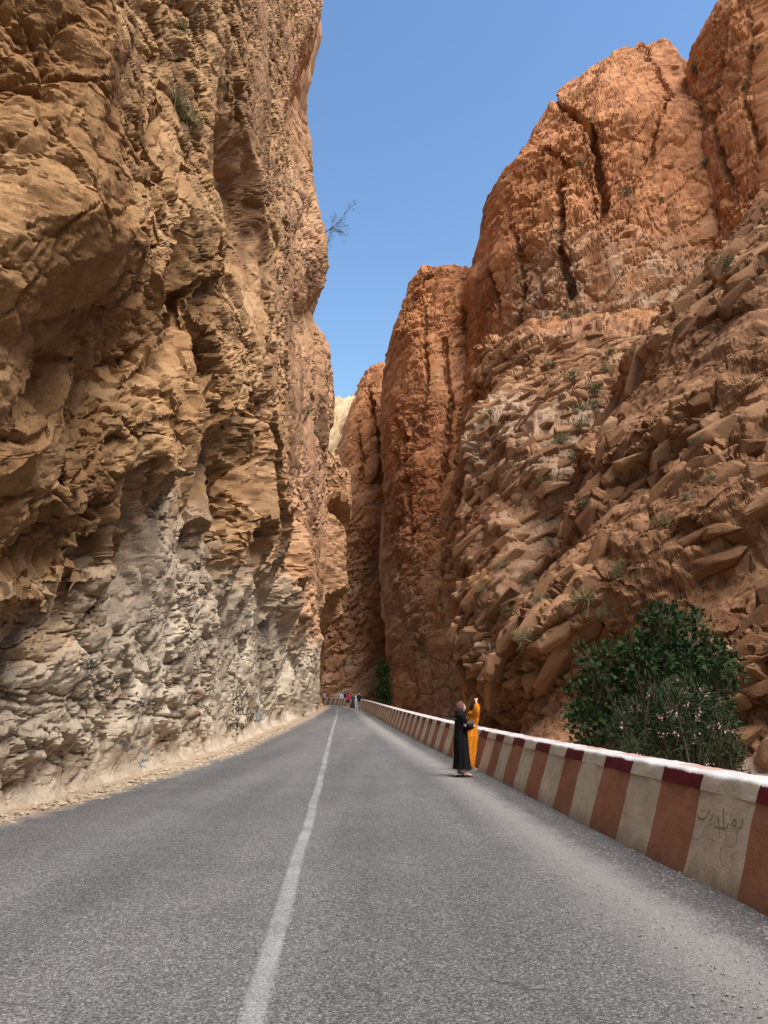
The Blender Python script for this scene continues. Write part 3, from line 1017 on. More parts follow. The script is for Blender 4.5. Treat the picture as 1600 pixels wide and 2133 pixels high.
def build_road():
    ys = np.concatenate([np.linspace(-14, 4, 40), np.geomspace(4.1, 122, 460)])
    q = np.linspace(0, 1, 90)
    gz = road_z(ys)
    left = left_base(ys) + 0.85 + 0.14 * fbm((ys * 0.5).astype(F), np.zeros_like(ys, F), 910, 4)
    right = wall_x(ys) + 0.05
    X = left[:, None] + (right - left)[:, None] * q[None]
    Y = np.repeat(ys[:, None], len(q), 1)
    Z = np.repeat(gz[:, None], len(q), 1)
    Z = Z + 0.012 * fbm((X * 0.6).astype(F), (Y * 0.3).astype(F), 915, 3)
    Z[:, 0] -= 0.06
    me = grid_mesh("road", np.stack([X, Y, Z], -1).astype(F), smooth_shade=60)
    set_attr(me, "from_wall", right[:, None] - X)
    set_attr(me, "from_left", X - left[:, None])
    o = link("road", me, road_material())
    tag(o, "grey asphalt road running up the gorge", kind='structure')
    # worn centre line, a film of paint on the chips
    ys = np.concatenate([np.linspace(-10, 4, 30), np.geomspace(4.1, 98, 300)])
    q = np.linspace(-1, 1, 7)
    cx = centre_x(ys) + 0.02 * fbm((ys * 0.4).astype(F), np.zeros_like(ys, F), 920, 3)
    Xl = cx[:, None] + 0.08 * q[None]
    Yl = np.repeat(ys[:, None], len(q), 1)
    # follow the road's own relief
    li, ri = left_base(Yl) + 0.85, wall_x(Yl)
    Zl = road_z(Yl) + 0.012 * fbm((Xl * 0.6).astype(F), (Yl * 0.3).astype(F), 915, 3) + 0.004
    me = grid_mesh("line", np.stack([Xl, Yl, Zl], -1).astype(F), smooth_shade=60)
    set_attr(me, "across", np.abs(np.repeat(q[None], len(ys), 0)))
    N = Nodes("worn_paint", rough=0.85, spec=0.2)
    v, col, h = asphalt(N)
    wear = N.math('ADD', N.noise(v, 45, 5, 0.75), N.math('MULTIPLY', N.math('SUBTRACT', N.noise(v, 1.2, 4, 0.6), 0.5), 0.7))
    edge = N.math('ADD', attr(N, "across"), N.math('MULTIPLY', N.math('SUBTRACT', N.noise(v, 22, 4, 0.75), 0.5), 0.9))
    m = N.math('MULTIPLY', N.grey(wear, 0.38, 0.62, 0.12, 0.8), N.grey(edge, 0.95, 0.6))
    N.color(N.mix(m, col, (0.37, 0.365, 0.355)))
    N.bump(h, 0.6, 0.012)
    o = link("road_marking", me, N.m)
    tag(o, "worn white centre line painted along the road", kind='structure')


build_ground()
build_road()


# ------------------------------------------------------------------ painted parapet
def path_frame():
    ys = np.linspace(-12, 121.9, 4000)
    # rounded polyline
    xs = wall_x(ys)
    k = np.ones(161) / 161
    xs2 = np.convolve(np.pad(xs, 80, mode='edge'), k, 'valid')
    blend = smooth(ys, -12, -6) * smooth(ys, 121.5, 118)
    xs = xs + (xs2 - xs) * blend
    d = np.hypot(np.diff(xs), np.diff(ys))
    return ys, xs, np.concatenate([[0], np.cumsum(d)])


PATH = path_frame()


def path_at(sv):
    ys, xs, ss = PATH
    y = np.interp(sv, ss, ys)
    x = np.interp(sv, ss, xs)
    e = 0.15
    tx = np.interp(sv + e, ss, xs) - np.interp(sv - e, ss, xs)
    ty = np.interp(sv + e, ss, ys) - np.interp(sv - e, ss, ys)
    L = np.hypot(tx, ty)
    return x, y, tx / L, ty / L


def path_s(y):
    return float(np.interp(y, PATH[0], PATH[2]))


def paint_material(name, c, dirt=0.6, pits=True):
    N = Nodes(name, rough=0.82, spec=0.25)
    v = N.coord()
    n1 = N.noise(v, 2.6, 7, 0.68, 0.3)
    vs = N.coord(scale=(1, 1, 0.18))
    run = N.noise(vs, 9, 5, 0.65)
    col = N.mix(1.0, c, N.ramp(n1, [(0.3, (0.78, 0.76, 0.73)), (0.7, (1.15, 1.15, 1.15))]), 'MULTIPLY')
    col = N.mix(N.grey(run, 0.58, 0.75, 0, 0.35), col, tuple(x * 0.55 for x in c))
    low = N.math('ADD', attr(N, "height"), N.math('MULTIPLY', N.math('SUBTRACT', N.noise(v, 5, 6, 0.7), 0.5), 0.35))
    col = N.mix(N.grey(low, 0.2, -0.02, 0, dirt), col, (0.16, 0.105, 0.06))
    spots = N.noise(v, 38, 3, 0.6)
    col = N.mix(N.grey(spots, 0.68, 0.72, 0, 0.7), col, tuple(x * 0.35 for x in c))
    N.color(col)
    N.bump(N.math('ADD', N.math('MULTIPLY', n1, 1.0), N.math('MULTIPLY', spots, -0.25)), 0.55, 0.03)
    return N.m


def coping_material(name, front, top):
    """front colour, with the whitewash of the top lapping ragged over the edge"""
    N = Nodes(name, rough=0.8, spec=0.25)
    v = N.coord()
    n1 = N.noise(v, 3.2, 6, 0.65)
    rag = N.math('MULTIPLY', N.math('SUBTRACT', N.noise(v, 26, 5, 0.75), 0.5), 0.06)
    fcol = N.mix(1.0, front, N.ramp(n1, [(0.3, (0.8, 0.8, 0.8)), (0.7, (1.15, 1.15, 1.15))]), 'MULTIPLY')
    ac = N.math('ADD', attr(N, "across"), N.math('MULTIPLY', N.math('SUBTRACT', n1, 0.5), 0.5))
    white = N.mix(1.0, (0.6, 0.57, 0.545), N.ramp(n1, [(0.3, (0.82, 0.82, 0.82)), (0.6, (1.08, 1.08, 1.08))]), 'MULTIPLY')
    tcol = N.mix(N.grey(ac, 0.30, 0.36), white, top)
    m = N.grey(N.math('ADD', attr(N, "height"), rag), 0.906, 0.909)
    N.color(N.mix(m, fcol, tcol))
    N.bump(N.noise(v, 14, 5, 0.7), 0.5, 0.02)
    return N.m


BATTER, WALL_H, COPE = 0.31, 0.93, 0.165
M_RED = paint_material("paint_terracotta", (0.33, 0.142, 0.078))
M_CREAM = paint_material("paint_cream", (0.54, 0.455, 0.335))
M_CRED = coping_material("paint_dark_red", (0.115, 0.006, 0.011), (0.52, 0.32, 0.26))
M_CCREAM = coping_material("paint_cream_coping", (0.50, 0.43, 0.32), (0.56, 0.53, 0.5))


def build_parapet():
    root = empty("parapet_wall", (float(wall_x(7)), 7.0, 0.0))
    tag(root, "low battered roadside wall painted in red and cream stripes", "wall")
    base = Vector(root.location)
    L = 0.985
    s0 = path_s(6.97)
    rng = np.random.RandomState(5)
    n0, n1 = -11, int((PATH[2][-1] - s0) / L)
    tv = np.linspace(0, 1, 10)

    def edge(i):
        r = np.random.RandomState(9000 + i)
        ph = r.rand(3) * 6.28
        lean = (r.rand() - 0.5) * 0.05
        return s0 + i * L + (r.rand() - 0.5) * 0.07 + lean * (tv - 0.5) + 0.008 * np.sin(tv * 9 + ph[0]) + 0.005 * np.sin(tv * 23 + ph[1])

    def surf(S, off, z):
        x, y, tx, ty = path_at(S)
        return np.stack([x + ty * off - base.x, y - tx * off - base.y, road_z(y) + z - base.z], -1)

    for i in range(n0, n1):
        red = (i % 2) != 0
        far = i > 45
        e0, e1 = edge(i), edge(i + 1)
        nc = 4 if far else 12
        q = np.linspace(0, 1, nc)
        hb = WALL_H - COPE
        # body: front face, then over the hidden top and down the back
        zs = np.concatenate([np.linspace(-0.12, hb, 9), [hb, -1.4]])
        tt = np.clip(np.concatenate([np.linspace(0, hb / WALL_H, 9), [hb / WALL_H, 0]]), 0, 1)
        ea, eb = np.interp(tt, tv, e0), np.interp(tt, tv, e1)
        S = ea[:, None] + (eb - ea)[:, None] * q[None]
        off = np.concatenate([BATTER * np.linspace(-0.12, hb, 9) / WALL_H, [0.66, 0.70]])
        OFF = np.repeat(off[:, None], nc, 1)
        Zz = np.repeat(zs[:, None], nc, 1)
        bumpy = 0.012 * fbm((S * 0.9).astype(F), (Zz * 1.3).astype(F), 940, 3) + 0.006 * fbm((S * 6).astype(F), (Zz * 6).astype(F), 944, 3)
        OFF[:9] += bumpy[:9]
        me = grid_mesh("panel", surf(S, OFF, Zz).astype(F), smooth_shade=50)
        set_attr(me, "height", np.maximum(Zz, 0))
        link("wall_panel", me, M_RED if red else M_CREAM, root)
        # coping: proud by a few millimetres, rounded arris, top, back
        prof = [(-0.008, hb + 0.002), (-0.006, hb + 0.06), (-0.004, hb + 0.11), (-0.002, WALL_H - 0.025), (0.006, WALL_H - 0.008), (0.022, WALL_H),
                (0.10, WALL_H + 0.006), (0.2, WALL_H + 0.008), (0.3, WALL_H + 0.004), (0.375, WALL_H - 0.004), (0.39, WALL_H - 0.02), (0.4, hb)]
        zc = np.array([p[1] for p in prof])
        oc = np.array([p[0] for p in prof]) + BATTER * np.minimum(zc, WALL_H) / WALL_H
        tt = np.clip(zc / WALL_H, 0, 1)
        ea, eb = np.interp(tt, tv, e0), np.interp(tt, tv, e1)
        S = ea[:, None] + (eb - ea)[:, None] * q[None]
        OFF = np.repeat(oc[:, None], nc, 1)
        Zz = np.repeat(zc[:, None], nc, 1)
        Zd = Zz + 0.010 * fbm((S * 2.5).astype(F), (OFF * 5).astype(F), 950, 4, 0.6) * (Zz > WALL_H - 0.03)
        OFF = OFF + 0.008 * fbm((S * 3).astype(F), (Zz * 4).astype(F), 955, 4)
        me = grid_mesh("coping", surf(S, OFF, Zd).astype(F), smooth_shade=50)
        set_attr(me, "height", Zz)
        set_attr(me, "across", np.repeat(np.clip((np.array([p[0] for p in prof])) / 0.39, 0, 1)[:, None], nc, 1))
        link("coping_block", me, M_CRED if red else M_CCREAM, root)


build_parapet()


# ------------------------------------------------------------------ finding surfaces
def hit(px, py, lift=0.0):
    """the point of the built scene seen at this place of the photograph, and its normal"""
    dg = bpy.context.evaluated_depsgraph_get()
    a, b = ray(px, py)
    d = Vector((a, 1, b)).normalized()
    ok, loc, nor, idx, ob, mat = scene.ray_cast(dg, Vector((0, 0, EYE)), d)
    if not ok:
        return None
    if nor.dot(d) > 0:
        nor = -nor
    return loc + nor * lift, nor, ob


bpy.context.view_layer.update()


def stroke_mesh(lines, width, lift, jump=0.25, taper=True):
    """painted strokes as thin films lying on whatever surface is there; lines in photo places"""
    V, Fc = [], []
    for ln in lines:
        pts = []
        for (x0, y0), (x1, y1) in zip(ln[:-1], ln[1:]):
            n = max(2, int(math.hypot(x1 - x0, y1 - y0) / 0.8))
            for k in range(n):
                t = k / n
                pts.append((x0 + (x1 - x0) * t, y0 + (y1 - y0) * t))
        pts.append(ln[-1])
        hs = [hit(x, y, lift) for x, y in pts]
        prev = None
        for k in range(len(hs)):
            if hs[k] is None:
                prev = None
                continue
            p, n = hs[k][0], hs[k][1]
            q = hs[min(k + 1, len(hs) - 1)]
            r = hs[max(k - 1, 0)]
            if q is None or r is None:
                prev = None
                continue
            t = (q[0] - r[0])
            if t.length < 1e-6:
                continue
            side = t.cross(n)
            if side.length < 1e-7:
                continue
            side.normalize()
            w = width * 0.5 * (0.75 + 0.5 * random.random())
            i = len(V)
            V += [p - side * w, p + side * w]
            if prev is not None and (Vector(V[i]) - Vector(V[prev])).length < jump:
                Fc.append((prev, prev + 1, i + 1, i))
            prev = i
    return soup("strokes", V, Fc)


def flat_paint(name, c, rough=0.85):
    N = Nodes(name, rough=rough, spec=0.2)
    v = N.coord()
    N.color(N.mix(1.0, c, N.ramp(N.noise(v, 9, 5, 0.7), [(0.3, (0.7, 0.7, 0.7)), (0.7, (1.25, 1.25, 1.25))]), 'MULTIPLY'))
    return N.m


LEFT = bpy.data.objects["left_cliff"]


def letters(text, x, y, w, h, gap):
    G = {'I': [[(0, 0), (0, 1)]], 'S': [[(1, .1), (.5, 0), (.05, .2), (.3, .45), (.9, .6), (.8, .95), (.1, .95)]],
         'A': [[(0, 1), (.1, .3), (.5, 0), (.9, .3), (1, 1)], [(0.05, .55), (.95, .55)]],
         'E': [[(1, 0), (0, 0), (0, 1), (1, 1)], [(0, .5), (.8, .5)]], 'R': [[(0, 1), (0, 0), (.8, .05), (.9, .4), (0, .5), (1, 1)]],
         'T': [[(0, 0), (1, 0)], [(.5, 0), (.5, 1)]], 'U': [[(0, 0), (.05, .9), (.5, 1), (.95, .85), (1, 0)]], 'L': [[(0, 0), (0, 1), (1, 1)]],
         'C': [[(1, 0), (.1, .1), (0, .6), (.3, 1), (1, .95)]], 'V': [[(0, 0), (.5, 1), (1, 0)]], 'M': [[(0, 1), (.1, 0), (.5, .6), (.9, 0), (1, 1)]],
         'P': [[(0, 1), (0, 0), (.9, .1), (.8, .5), (0, .55)]], 'D': [[(0, 0), (0, 1), (.8, .8), (.9, .3), (0, 0)]]}
    out = []
    for ch in text:
        for st in G.get(ch, []):
            out.append([(x + px * w, y + py * h) for px, py in st])
        x += w + gap if ch != 'I' else gap + 2
    return out


M_BLACK_SPRAY = flat_paint("spray_black", (0.055, 0.05, 0.046))
M_BLUE_SPRAY = flat_paint("spray_blue", (0.2, 0.24, 0.27))
M_RED_SPRAY = flat_paint("spray_red", (0.3, 0.13, 0.1))
M_WHITE_SPRAY = flat_paint("spray_white", (0.55, 0.53, 0.5))
M_GREY_SPRAY = flat_paint("spray_grey", (0.27, 0.225, 0.18))
blk = letters("ISSA", 493, 1438, 4.5, 13, 2.2) + letters("ERTI", 486, 1457, 5, 12, 2.5) + letters("UELD", 486, 1474, 6, 14, 4) + letters("VP", 513, 1486, 6, 14, 4)
blk += letters("MUPD", 480, 1506, 5.5, 13, 2)
link("graffiti", stroke_mesh(blk, 0.045, 0.012), M_BLACK_SPRAY, LEFT)
rng = random.Random(3)


def scribble(x0, y0, x1, y1, n):
    out = []
    for i in range(n):
        x, y = rng.uniform(x0, x1 - 6), rng.uniform(y0 + 3, y1 - 3)
        h = rng.uniform(2, 5)
        out.append([(x + 1.6 * k + rng.uniform(-0.6, 0.6), y + h * math.sin(k * 2.1 + i) * rng.uniform(0.4, 1)) for k in range(rng.randint(4, 8))])
    return out


link("graffiti", stroke_mesh(scribble(530, 1462, 546, 1505, 12), 0.05, 0.012), M_BLUE_SPRAY, LEFT)
link("graffiti", stroke_mesh(scribble(404, 1438, 418, 1454, 7) + scribble(402, 1482, 416, 1490, 4), 0.04, 0.012), M_RED_SPRAY, LEFT)
link("graffiti", stroke_mesh(scribble(260, 1440, 300, 1478, 9) + scribble(165, 1372, 215, 1400, 7), 0.03, 0.012), M_BLACK_SPRAY, LEFT)
link("graffiti", stroke_mesh(scribble(284, 1560, 310, 1600, 7) + scribble(250, 1530, 300, 1560, 6), 0.035, 0.012), M_BLUE_SPRAY, LEFT)
link("graffiti", stroke_mesh(scribble(532, 1436, 545, 1462, 8), 0.05, 0.012), M_WHITE_SPRAY, LEFT)
for o in bpy.data.objects:
    if o.name.startswith("graffiti"):
        o.matrix_parent_inverse = Matrix()


def zl(pts):
    return [(1380 + x / 6.664, 1620 + y / 6.664) for x, y in pts]


PAR = bpy.data.objects["parapet_wall"]
ara = [zl(p) for p in [
    [(1110, 565), (1117, 640), (1090, 700), (1050, 695)], [(960, 650), (1000, 580), (1030, 630), (1005, 680), (960, 650)],
    [(912, 630), (905, 690), (860, 712), (790, 692), (720, 680)], [(850, 420), (852, 705)], [(772, 540), (782, 685)], [(700, 500), (692, 560), (640, 610)],
    [(488, 500), (505, 560), (560, 582), (618, 545), (632, 470)], [(655, 430), (645, 490)], [(530, 465), (548, 462)], [(570, 460), (588, 458)],
    [(885, 500), (897, 502)], [(955, 512), (970, 514)]]]
thin = [zl(p) for p in [
    [(1030, 680), (1045, 780), (1030, 900), (960, 960), (900, 940)], [(870, 705), (888, 1000), (885, 1100)], [(790, 700), (792, 850)], [(710, 690), (700, 750)],
    [(380, 770), (430, 850), (490, 862), (550, 790), (605, 670), (740, 620)], [(820, 930), (800, 1120), (840, 1240), (880, 1200), (865, 1150)],
    [(1010, 1040), (960, 1080), (990, 1130), (970, 1210)], [(650, 850), (740, 880)], [(600, 960), (600, 1060)]]]
for ln, w in ((ara, 0.017), (thin, 0.006)):
    me = stroke_mesh(ln, w, 0.002, 0.1)
    me.transform(Matrix.Translation(-PAR.location))
    link("graffiti", me, M_GREY_SPRAY, PAR)


# ------------------------------------------------------------------ loose stones
def chips(name, pts, sizes, mat, label):
    rs = np.random.RandomState(77)
    base = np.array([(1, 0, 0), (-1, 0, 0), (0, 1, 0), (0, -1, 0), (0, 0, 1), (0, 0, -1)], float)
    tri = np.array([(0, 2, 4), (2, 1, 4), (1, 3, 4), (3, 0, 4), (2, 0, 5), (1, 2, 5), (3, 1, 5), (0, 3, 5)])
    V, T = [], []
    for k, (p, r) in enumerate(zip(pts, sizes)):
        q = base * (0.6 + 0.6 * rs.rand(6, 1)) + rs.randn(6, 3) * 0.2
        a = rs.rand() * 6.28
        q = np.stack([q[:, 0] * math.cos(a) - q[:, 1] * math.sin(a), q[:, 0] * math.sin(a) + q[:, 1] * math.cos(a), q[:, 2] * 0.6], -1)
        V.append(q * r + np.array(p))
        T.append(tri + 6 * k)
    me = soup(name, np.concatenate(V).tolist(), np.concatenate(T).tolist())
    o = link(name, me, mat)
    tag(o, label, kind='stuff')


rs = np.random.RandomState(12)
pts, sz = [], []
for k in range(3600):
    y = 4.5 + 26 * rs.rand() ** 1.8
    d = abs(rs.randn()) * 0.22 if rs.rand() < 0.75 else 0.9 + rs.randn() * 0.28
    x = float(wall_x(y)) - 0.02 - d
    pts.append((x, y, float(road_z(y)) + 0.006))
    sz.append(0.006 + 0.011 * rs.rand() ** 3 + (0.02 * rs.rand() if rs.rand() < 0.02 else 0))
M_CHIP = flat_paint("grey_chippings", (0.24, 0.22, 0.2))
chips("gravel", pts, sz, M_CHIP, "grey chippings gathered along the foot of the parapet")
pts, sz = [], []
for k in range(2600):
    y = 9 + 55 * rs.rand() ** 1.6
    d = 0.35 + 0.9 * rs.rand() ** 1.3
    pts.append((float(left_base(y)) + d, y, float(road_z(y)) - 0.02))
    sz.append(0.015 + 0.07 * rs.rand() ** 4)
M_SANDCHIP = flat_paint("tan_stones", (0.4, 0.31, 0.21))
chips("rubble", pts, sz, M_SANDCHIP, "tan rubble along the foot of the rock wall")


# ------------------------------------------------------------------ plants
def leaf_material(name, a, b, rough=0.5):
    N = Nodes(name, rough=max(rough, 0.7), spec=0.12)
    at = N.n("Attribute", attribute_name="tone")
    N.color(N.mix(at.outputs["Fac"], a, b))
    return N.m


def leaf_cloud(name, P, D, size, shape, rs, mat, droop=0.35):
    """one mesh of many small leaves. P positions, D outward directions"""
    n = len(P)
    D = D / (np.linalg.norm(D, axis=1, keepdims=True) + 1e-9)
    ax = D + rs.randn(n, 3) * 0.55
    ax[:, 2] -= droop * rs.rand(n)
    ax /= np.linalg.norm(ax, axis=1, keepdims=True)
    r = rs.randn(n, 3)
    side = np.cross(ax, r)
    side /= np.linalg.norm(side, axis=1, keepdims=True) + 1e-9
    up = np.cross(side, ax)
    shp = np.array(shape[0], float)
    sc = size * (0.65 + 0.7 * rs.rand(n))
    V = P[:, None] + sc[:, None, None] * (shp[None, :, 0:1] * ax[:, None] + shp[None, :, 1:2] * side[:, None] + shp[None, :, 2:3] * up[:, None])
    k = len(shp)
    faces = np.array(shape[1], np.int32)
    nf, fl = faces.shape
    Fc = (faces[None] + (np.arange(n) * k)[:, None, None]).reshape(-1, fl)
    me = bpy.data.meshes.new(name)
    me.vertices.add(n * k)
    me.vertices.foreach_set("co", V.astype(F).ravel())
    me.loops.add(Fc.size)
    me.loops.foreach_set("vertex_index", Fc.astype(np.int32).ravel())
    me.polygons.add(len(Fc))
    me.polygons.foreach_set("loop_start", np.arange(0, Fc.size, fl, dtype=np.int32))
    me.update(calc_edges=True)
    set_attr(me, "tone", np.repeat(rs.rand(n), k))
    me.materials.append(mat)
    return me


LOBED = ([(0, 0, 0), (0.35, 0.3, 0.05), (0.3, 0.12, 0), (0.75, 0.42, 0.08), (0.65, 0.14, 0.02), (1.05, 0.0, -0.06), (0.65, -0.14, 0.02), (0.75, -0.42, 0.08),
          (0.3, -0.12, 0), (0.35, -0.3, 0.05)],
         [(0, 2, 1), (0, 4, 2), (2, 4, 3), (0, 5, 4), (0, 6, 5), (0, 8, 6), (8, 7, 6), (0, 9, 8)])
LANCE = ([(0, 0, 0), (0.45, 0.085, 0.02), (1.0, 0, -0.06), (0.45, -0.085, 0.02)], [(0, 1, 2, 3)])
OVAL = ([(0, 0, 0), (0.5, 0.26, 0.05), (1.0, 0, -0.05), (0.5, -0.26, 0.05)], [(0, 1, 2, 3)])


def clump_points(clumps, n, rs, shell=0.55):
    """points spread through a union of balls, denser near their skins"""
    w = np.array([c[3] ** 2 for c in clumps])
    idx = rs.choice(len(clumps), n, p=w / w.sum())
    d = rs.randn(n, 3)
    d /= np.linalg.norm(d, axis=1, keepdims=True)
    r = (shell + (1 - shell) * rs.rand(n)) * (0.85 + 0.3 * rs.rand(n))
    c = np.array([c[:3] for c in clumps])[idx]
    R = np.array([c[3] for c in clumps])[idx]
    return c + d * (r * R)[:, None], d


def tubes(paths, seg=6):
    """tapered round sticks: list of ([(point, radius)...])"""
    V, Fc = [], []
    for path in paths:
        start = len(V)
        for k, (p, r) in enumerate(path):
            p = Vector(p)
            q = Vector(path[min(k + 1, len(path) - 1)][0]) - Vector(path[max(k - 1, 0)][0])
            q.normalize()
            a = q.orthogonal().normalized()
            b = q.cross(a)
            for j in range(seg):
                t = 2 * math.pi * j / seg
                V.append(p + (a * math.cos(t) + b * math.sin(t)) * r)
        for k in range(len(path) - 1):
            for j in range(seg):
                i = start + k * seg + j
                i2 = start + k * seg + (j + 1) % seg
                Fc.append((i, i2, i2 + seg, i + seg))
    return soup("sticks", V, Fc)


def stick(a, b, r0, r1, bend, rs, n=5):
    a, b = np.array(a, float), np.array(b, float)
    out = []
    off = rs.randn(3) * bend
    for k in range(n):
        t = k / (n - 1)
        out.append((tuple(a + (b - a) * t + off * math.sin(math.pi * t)), r0 + (r1 - r0) * t))
    return out


M_BARK = flat_paint("bark", (0.13, 0.1, 0.07))
M_FIG = leaf_material("fig_leaf", (0.018, 0.036, 0.012), (0.05, 0.085, 0.028))
M_OLE = leaf_material("oleander_leaf", (0.024, 0.038, 0.016), (0.06, 0.085, 0.038))
M_PINK = leaf_material("oleander_flower", (0.62, 0.3, 0.38), (0.75, 0.52, 0.56), 0.6)
M_SCRUB = leaf_material("scrub_leaf", (0.03, 0.05, 0.018), (0.08, 0.11, 0.04), 0.6)
M_DRY = leaf_material("dry_grass", (0.18, 0.15, 0.07), (0.3, 0.26, 0.14), 0.7)


def big_bush(name, spots, y, base_px, n, size, shape, mat, label, cat, seed, droop=0.35, flowers=None, yspread=0.8, shell=0.5):
    rs = np.random.RandomState(seed)
    cl = []
    for px, py, rp in spots:
        yy = y + (rs.rand() - 0.5) * 2 * yspread
        p = at_y(px, py, yy)
        cl.append((p.x, p.y, p.z, rp / FPX * yy))
    bx = at_y(base_px, 1600, y)
    root = empty(name, (bx.x, y, float(road_z(y)) - 1.6))
    tag(root, label, cat)
    L = np.array(root.location)
    for c in list(cl):
        for k in range(4):
            d = rs.randn(3)
            d /= np.linalg.norm(d)
            cl.append((c[0] + d[0] * c[3], c[1] + d[1] * c[3] * 0.6, c[2] + d[2] * c[3], c[3] * (0.2 + 0.25 * rs.rand())))
    P, D = clump_points(cl, n, rs, shell)
    D = D + np.array([0, 0, 0.35])
    link("crown", leaf_cloud("crown", P - L, D, size, shape, rs, mat, droop), None, root)
    st = []
    for k, c in enumerate(cl):
        foot = np.array([(rs.rand() - 0.5) * 0.5, (rs.rand() - 0.5) * 0.4, -0.1])
        tip = np.array(c[:3]) - L
        st.append(stick(foot, tip, 0.045, 0.012, 0.25, rs, 7))
        for j in range(5):
            d = rs.randn(3)
            d /= np.linalg.norm(d)
            d[2] = abs(d[2])
            st.append(stick(tip * (0.75 + 0.2 * rs.rand()), tip + d * c[3] * 0.9, 0.014, 0.004, 0.06, rs, 4))
    link("trunk", tubes(st), M_BARK, root)
    if flowers:
        FP = np.concatenate([np.array(at_y(px, py, y - yspread - 0.2 - 0.2 * rs.rand()))[None] + rs.randn(6 + int(6 * rs.rand()), 3) * 0.035 for px, py in flowers])
        FD = rs.randn(len(FP), 3) + np.array([0, -0.8, 0.8])
        link("blossoms", leaf_cloud("blossoms", FP - L, FD, 0.042, OVAL, rs, M_PINK, 0.0), None, root)
    return root


big_bush("fig_tree", [(1392, 1280, 34), (1375, 1320, 55), (1440, 1345, 66), (1330, 1365, 62), (1395, 1390, 90), (1480, 1390, 55), (1270, 1400, 62), (1330, 1440, 95),
                      (1235, 1450, 48), (1285, 1480, 80), (1420, 1450, 90), (1490, 1450, 50), (1225, 1510, 45), (1270, 1550, 70), (1360, 1520, 90), (1250, 1590, 60),
                      (1520, 1370, 25), (1450, 1290, 22)],
         19.0, 1350, 7600, 0.155, LOBED, M_FIG, "big dark green fig tree growing behind the parapet below the slabs", "tree", 21)
fl = [(1405, 1420), (1420, 1425), (1460, 1435), (1350, 1455), (1362, 1462), (1330, 1475), (1310, 1476), (1345, 1478), (1432, 1468), (1375, 1495), (1385, 1488),
      (1395, 1485), (1408, 1490), (1424, 1482), (1455, 1485), (1450, 1495), (1470, 1490), (1298, 1508), (1305, 1512), (1440, 1505), (1480, 1514), (1495, 1517),
      (1508, 1523), (1515, 1526), (1532, 1520), (1385, 1528), (1400, 1528), (1410, 1527), (1425, 1528), (1378, 1530), (1450, 1533), (1360, 1553), (1475, 1588),
      (1332, 1575), (1345, 1570), (1470, 1450), (1500, 1460), (1395, 1442), (1430, 1440)]
big_bush("oleander", [(1400, 1470, 60), (1440, 1450, 48), (1350, 1500, 62), (1450, 1510, 75), (1390, 1550, 80), (1480, 1560, 62), (1340, 1580, 55), (1440, 1600, 80),
                      (1500, 1530, 42), (1300, 1530, 40), (1320, 1620, 60), (1500, 1610, 45), (1290, 1600, 40)],
         15.2, 1410, 9000, 0.14, LANCE, M_OLE, "oleander bush with small pink flowers in front of the fig tree", "bush", 22, droop=0.1, flowers=[f for i, f in enumerate(fl) if i % 3 != 1], yspread=0.6, shell=0.35)
big_bush("poplar_tree", [(800, 1385, 12), (797, 1400, 14), (802, 1415, 14), (798, 1432, 15), (800, 1448, 15), (803, 1462, 14)],
         99.0, 800, 2600, 0.3, OVAL, M_FIG, "slim dark tree against the foot of the far towers", "tree", 23, yspread=0.5)


def scrub_proto(kind, seed):
    rs = np.random.RandomState(seed)
    root = empty({"green": "shrub", "dry": "grass_tuft", "bare": "bare_tree"}[kind])
    if kind == "green":
        cl = [((rs.rand() - 0.5) * 0.9, (rs.rand() - 0.5) * 0.9, 0.3 + 0.4 * rs.rand(), 0.22 + 0.2 * rs.rand()) for k in range(7)]
        P, D = clump_points(cl, 420, rs, 0.3)
        link("crown", leaf_cloud("crown", P, D + np.array([0, 0, 0.5]), 0.12, OVAL, rs, M_SCRUB, 0.1), None, root)
        link("trunk", tubes([stick((0, 0, -0.25), c[:3], 0.03, 0.008, 0.05, rs, 4) for c in cl], 5), M_BARK, root)
    else:
        n = 260
        d = rs.randn(n, 3) * 0.6 + np.array([0, 0, 0.9])
        P = rs.randn(n, 3) * np.array([0.16, 0.16, 0.04])
        link("blades", leaf_cloud("blades", P, d, 0.75, ([(0, 0.012, 0), (0.5, 0.012, 0.0), (1.0, 0, -0.22), (0.5, -0.012, 0), (0, -0.012, 0)], [(0, 1, 2, 3, 4)]),
                                  rs, M_DRY, 0.2), None, root)
    return root


def copy_thing(src):
    c = src.copy()
    COL.objects.link(c)
    for ch in src.children:
        k = ch.copy()
        COL.objects.link(k)
        k.parent = c
    return c


bpy.context.view_layer.update()
green0, dry0 = scrub_proto("green", 31), scrub_proto("dry", 32)
first = {"g": True, "d": True}


def place_scrub(kind, spots, label, group):
    src = green0 if kind == "g" else dry0
    spots = sorted([q for q in spots if (hit(q[0], q[1]) is not None and hit(q[0], q[1])[0].y < 400)])
    for n_, (px, py, rp) in enumerate(spots):
        h = hit(px, py)
        if first[kind]:
            o, first[kind] = src, False
        else:
            o = copy_thing(src)
        todo.append((o, h[0], rp / FPX * h[0].y, label % ORD[n_], group))


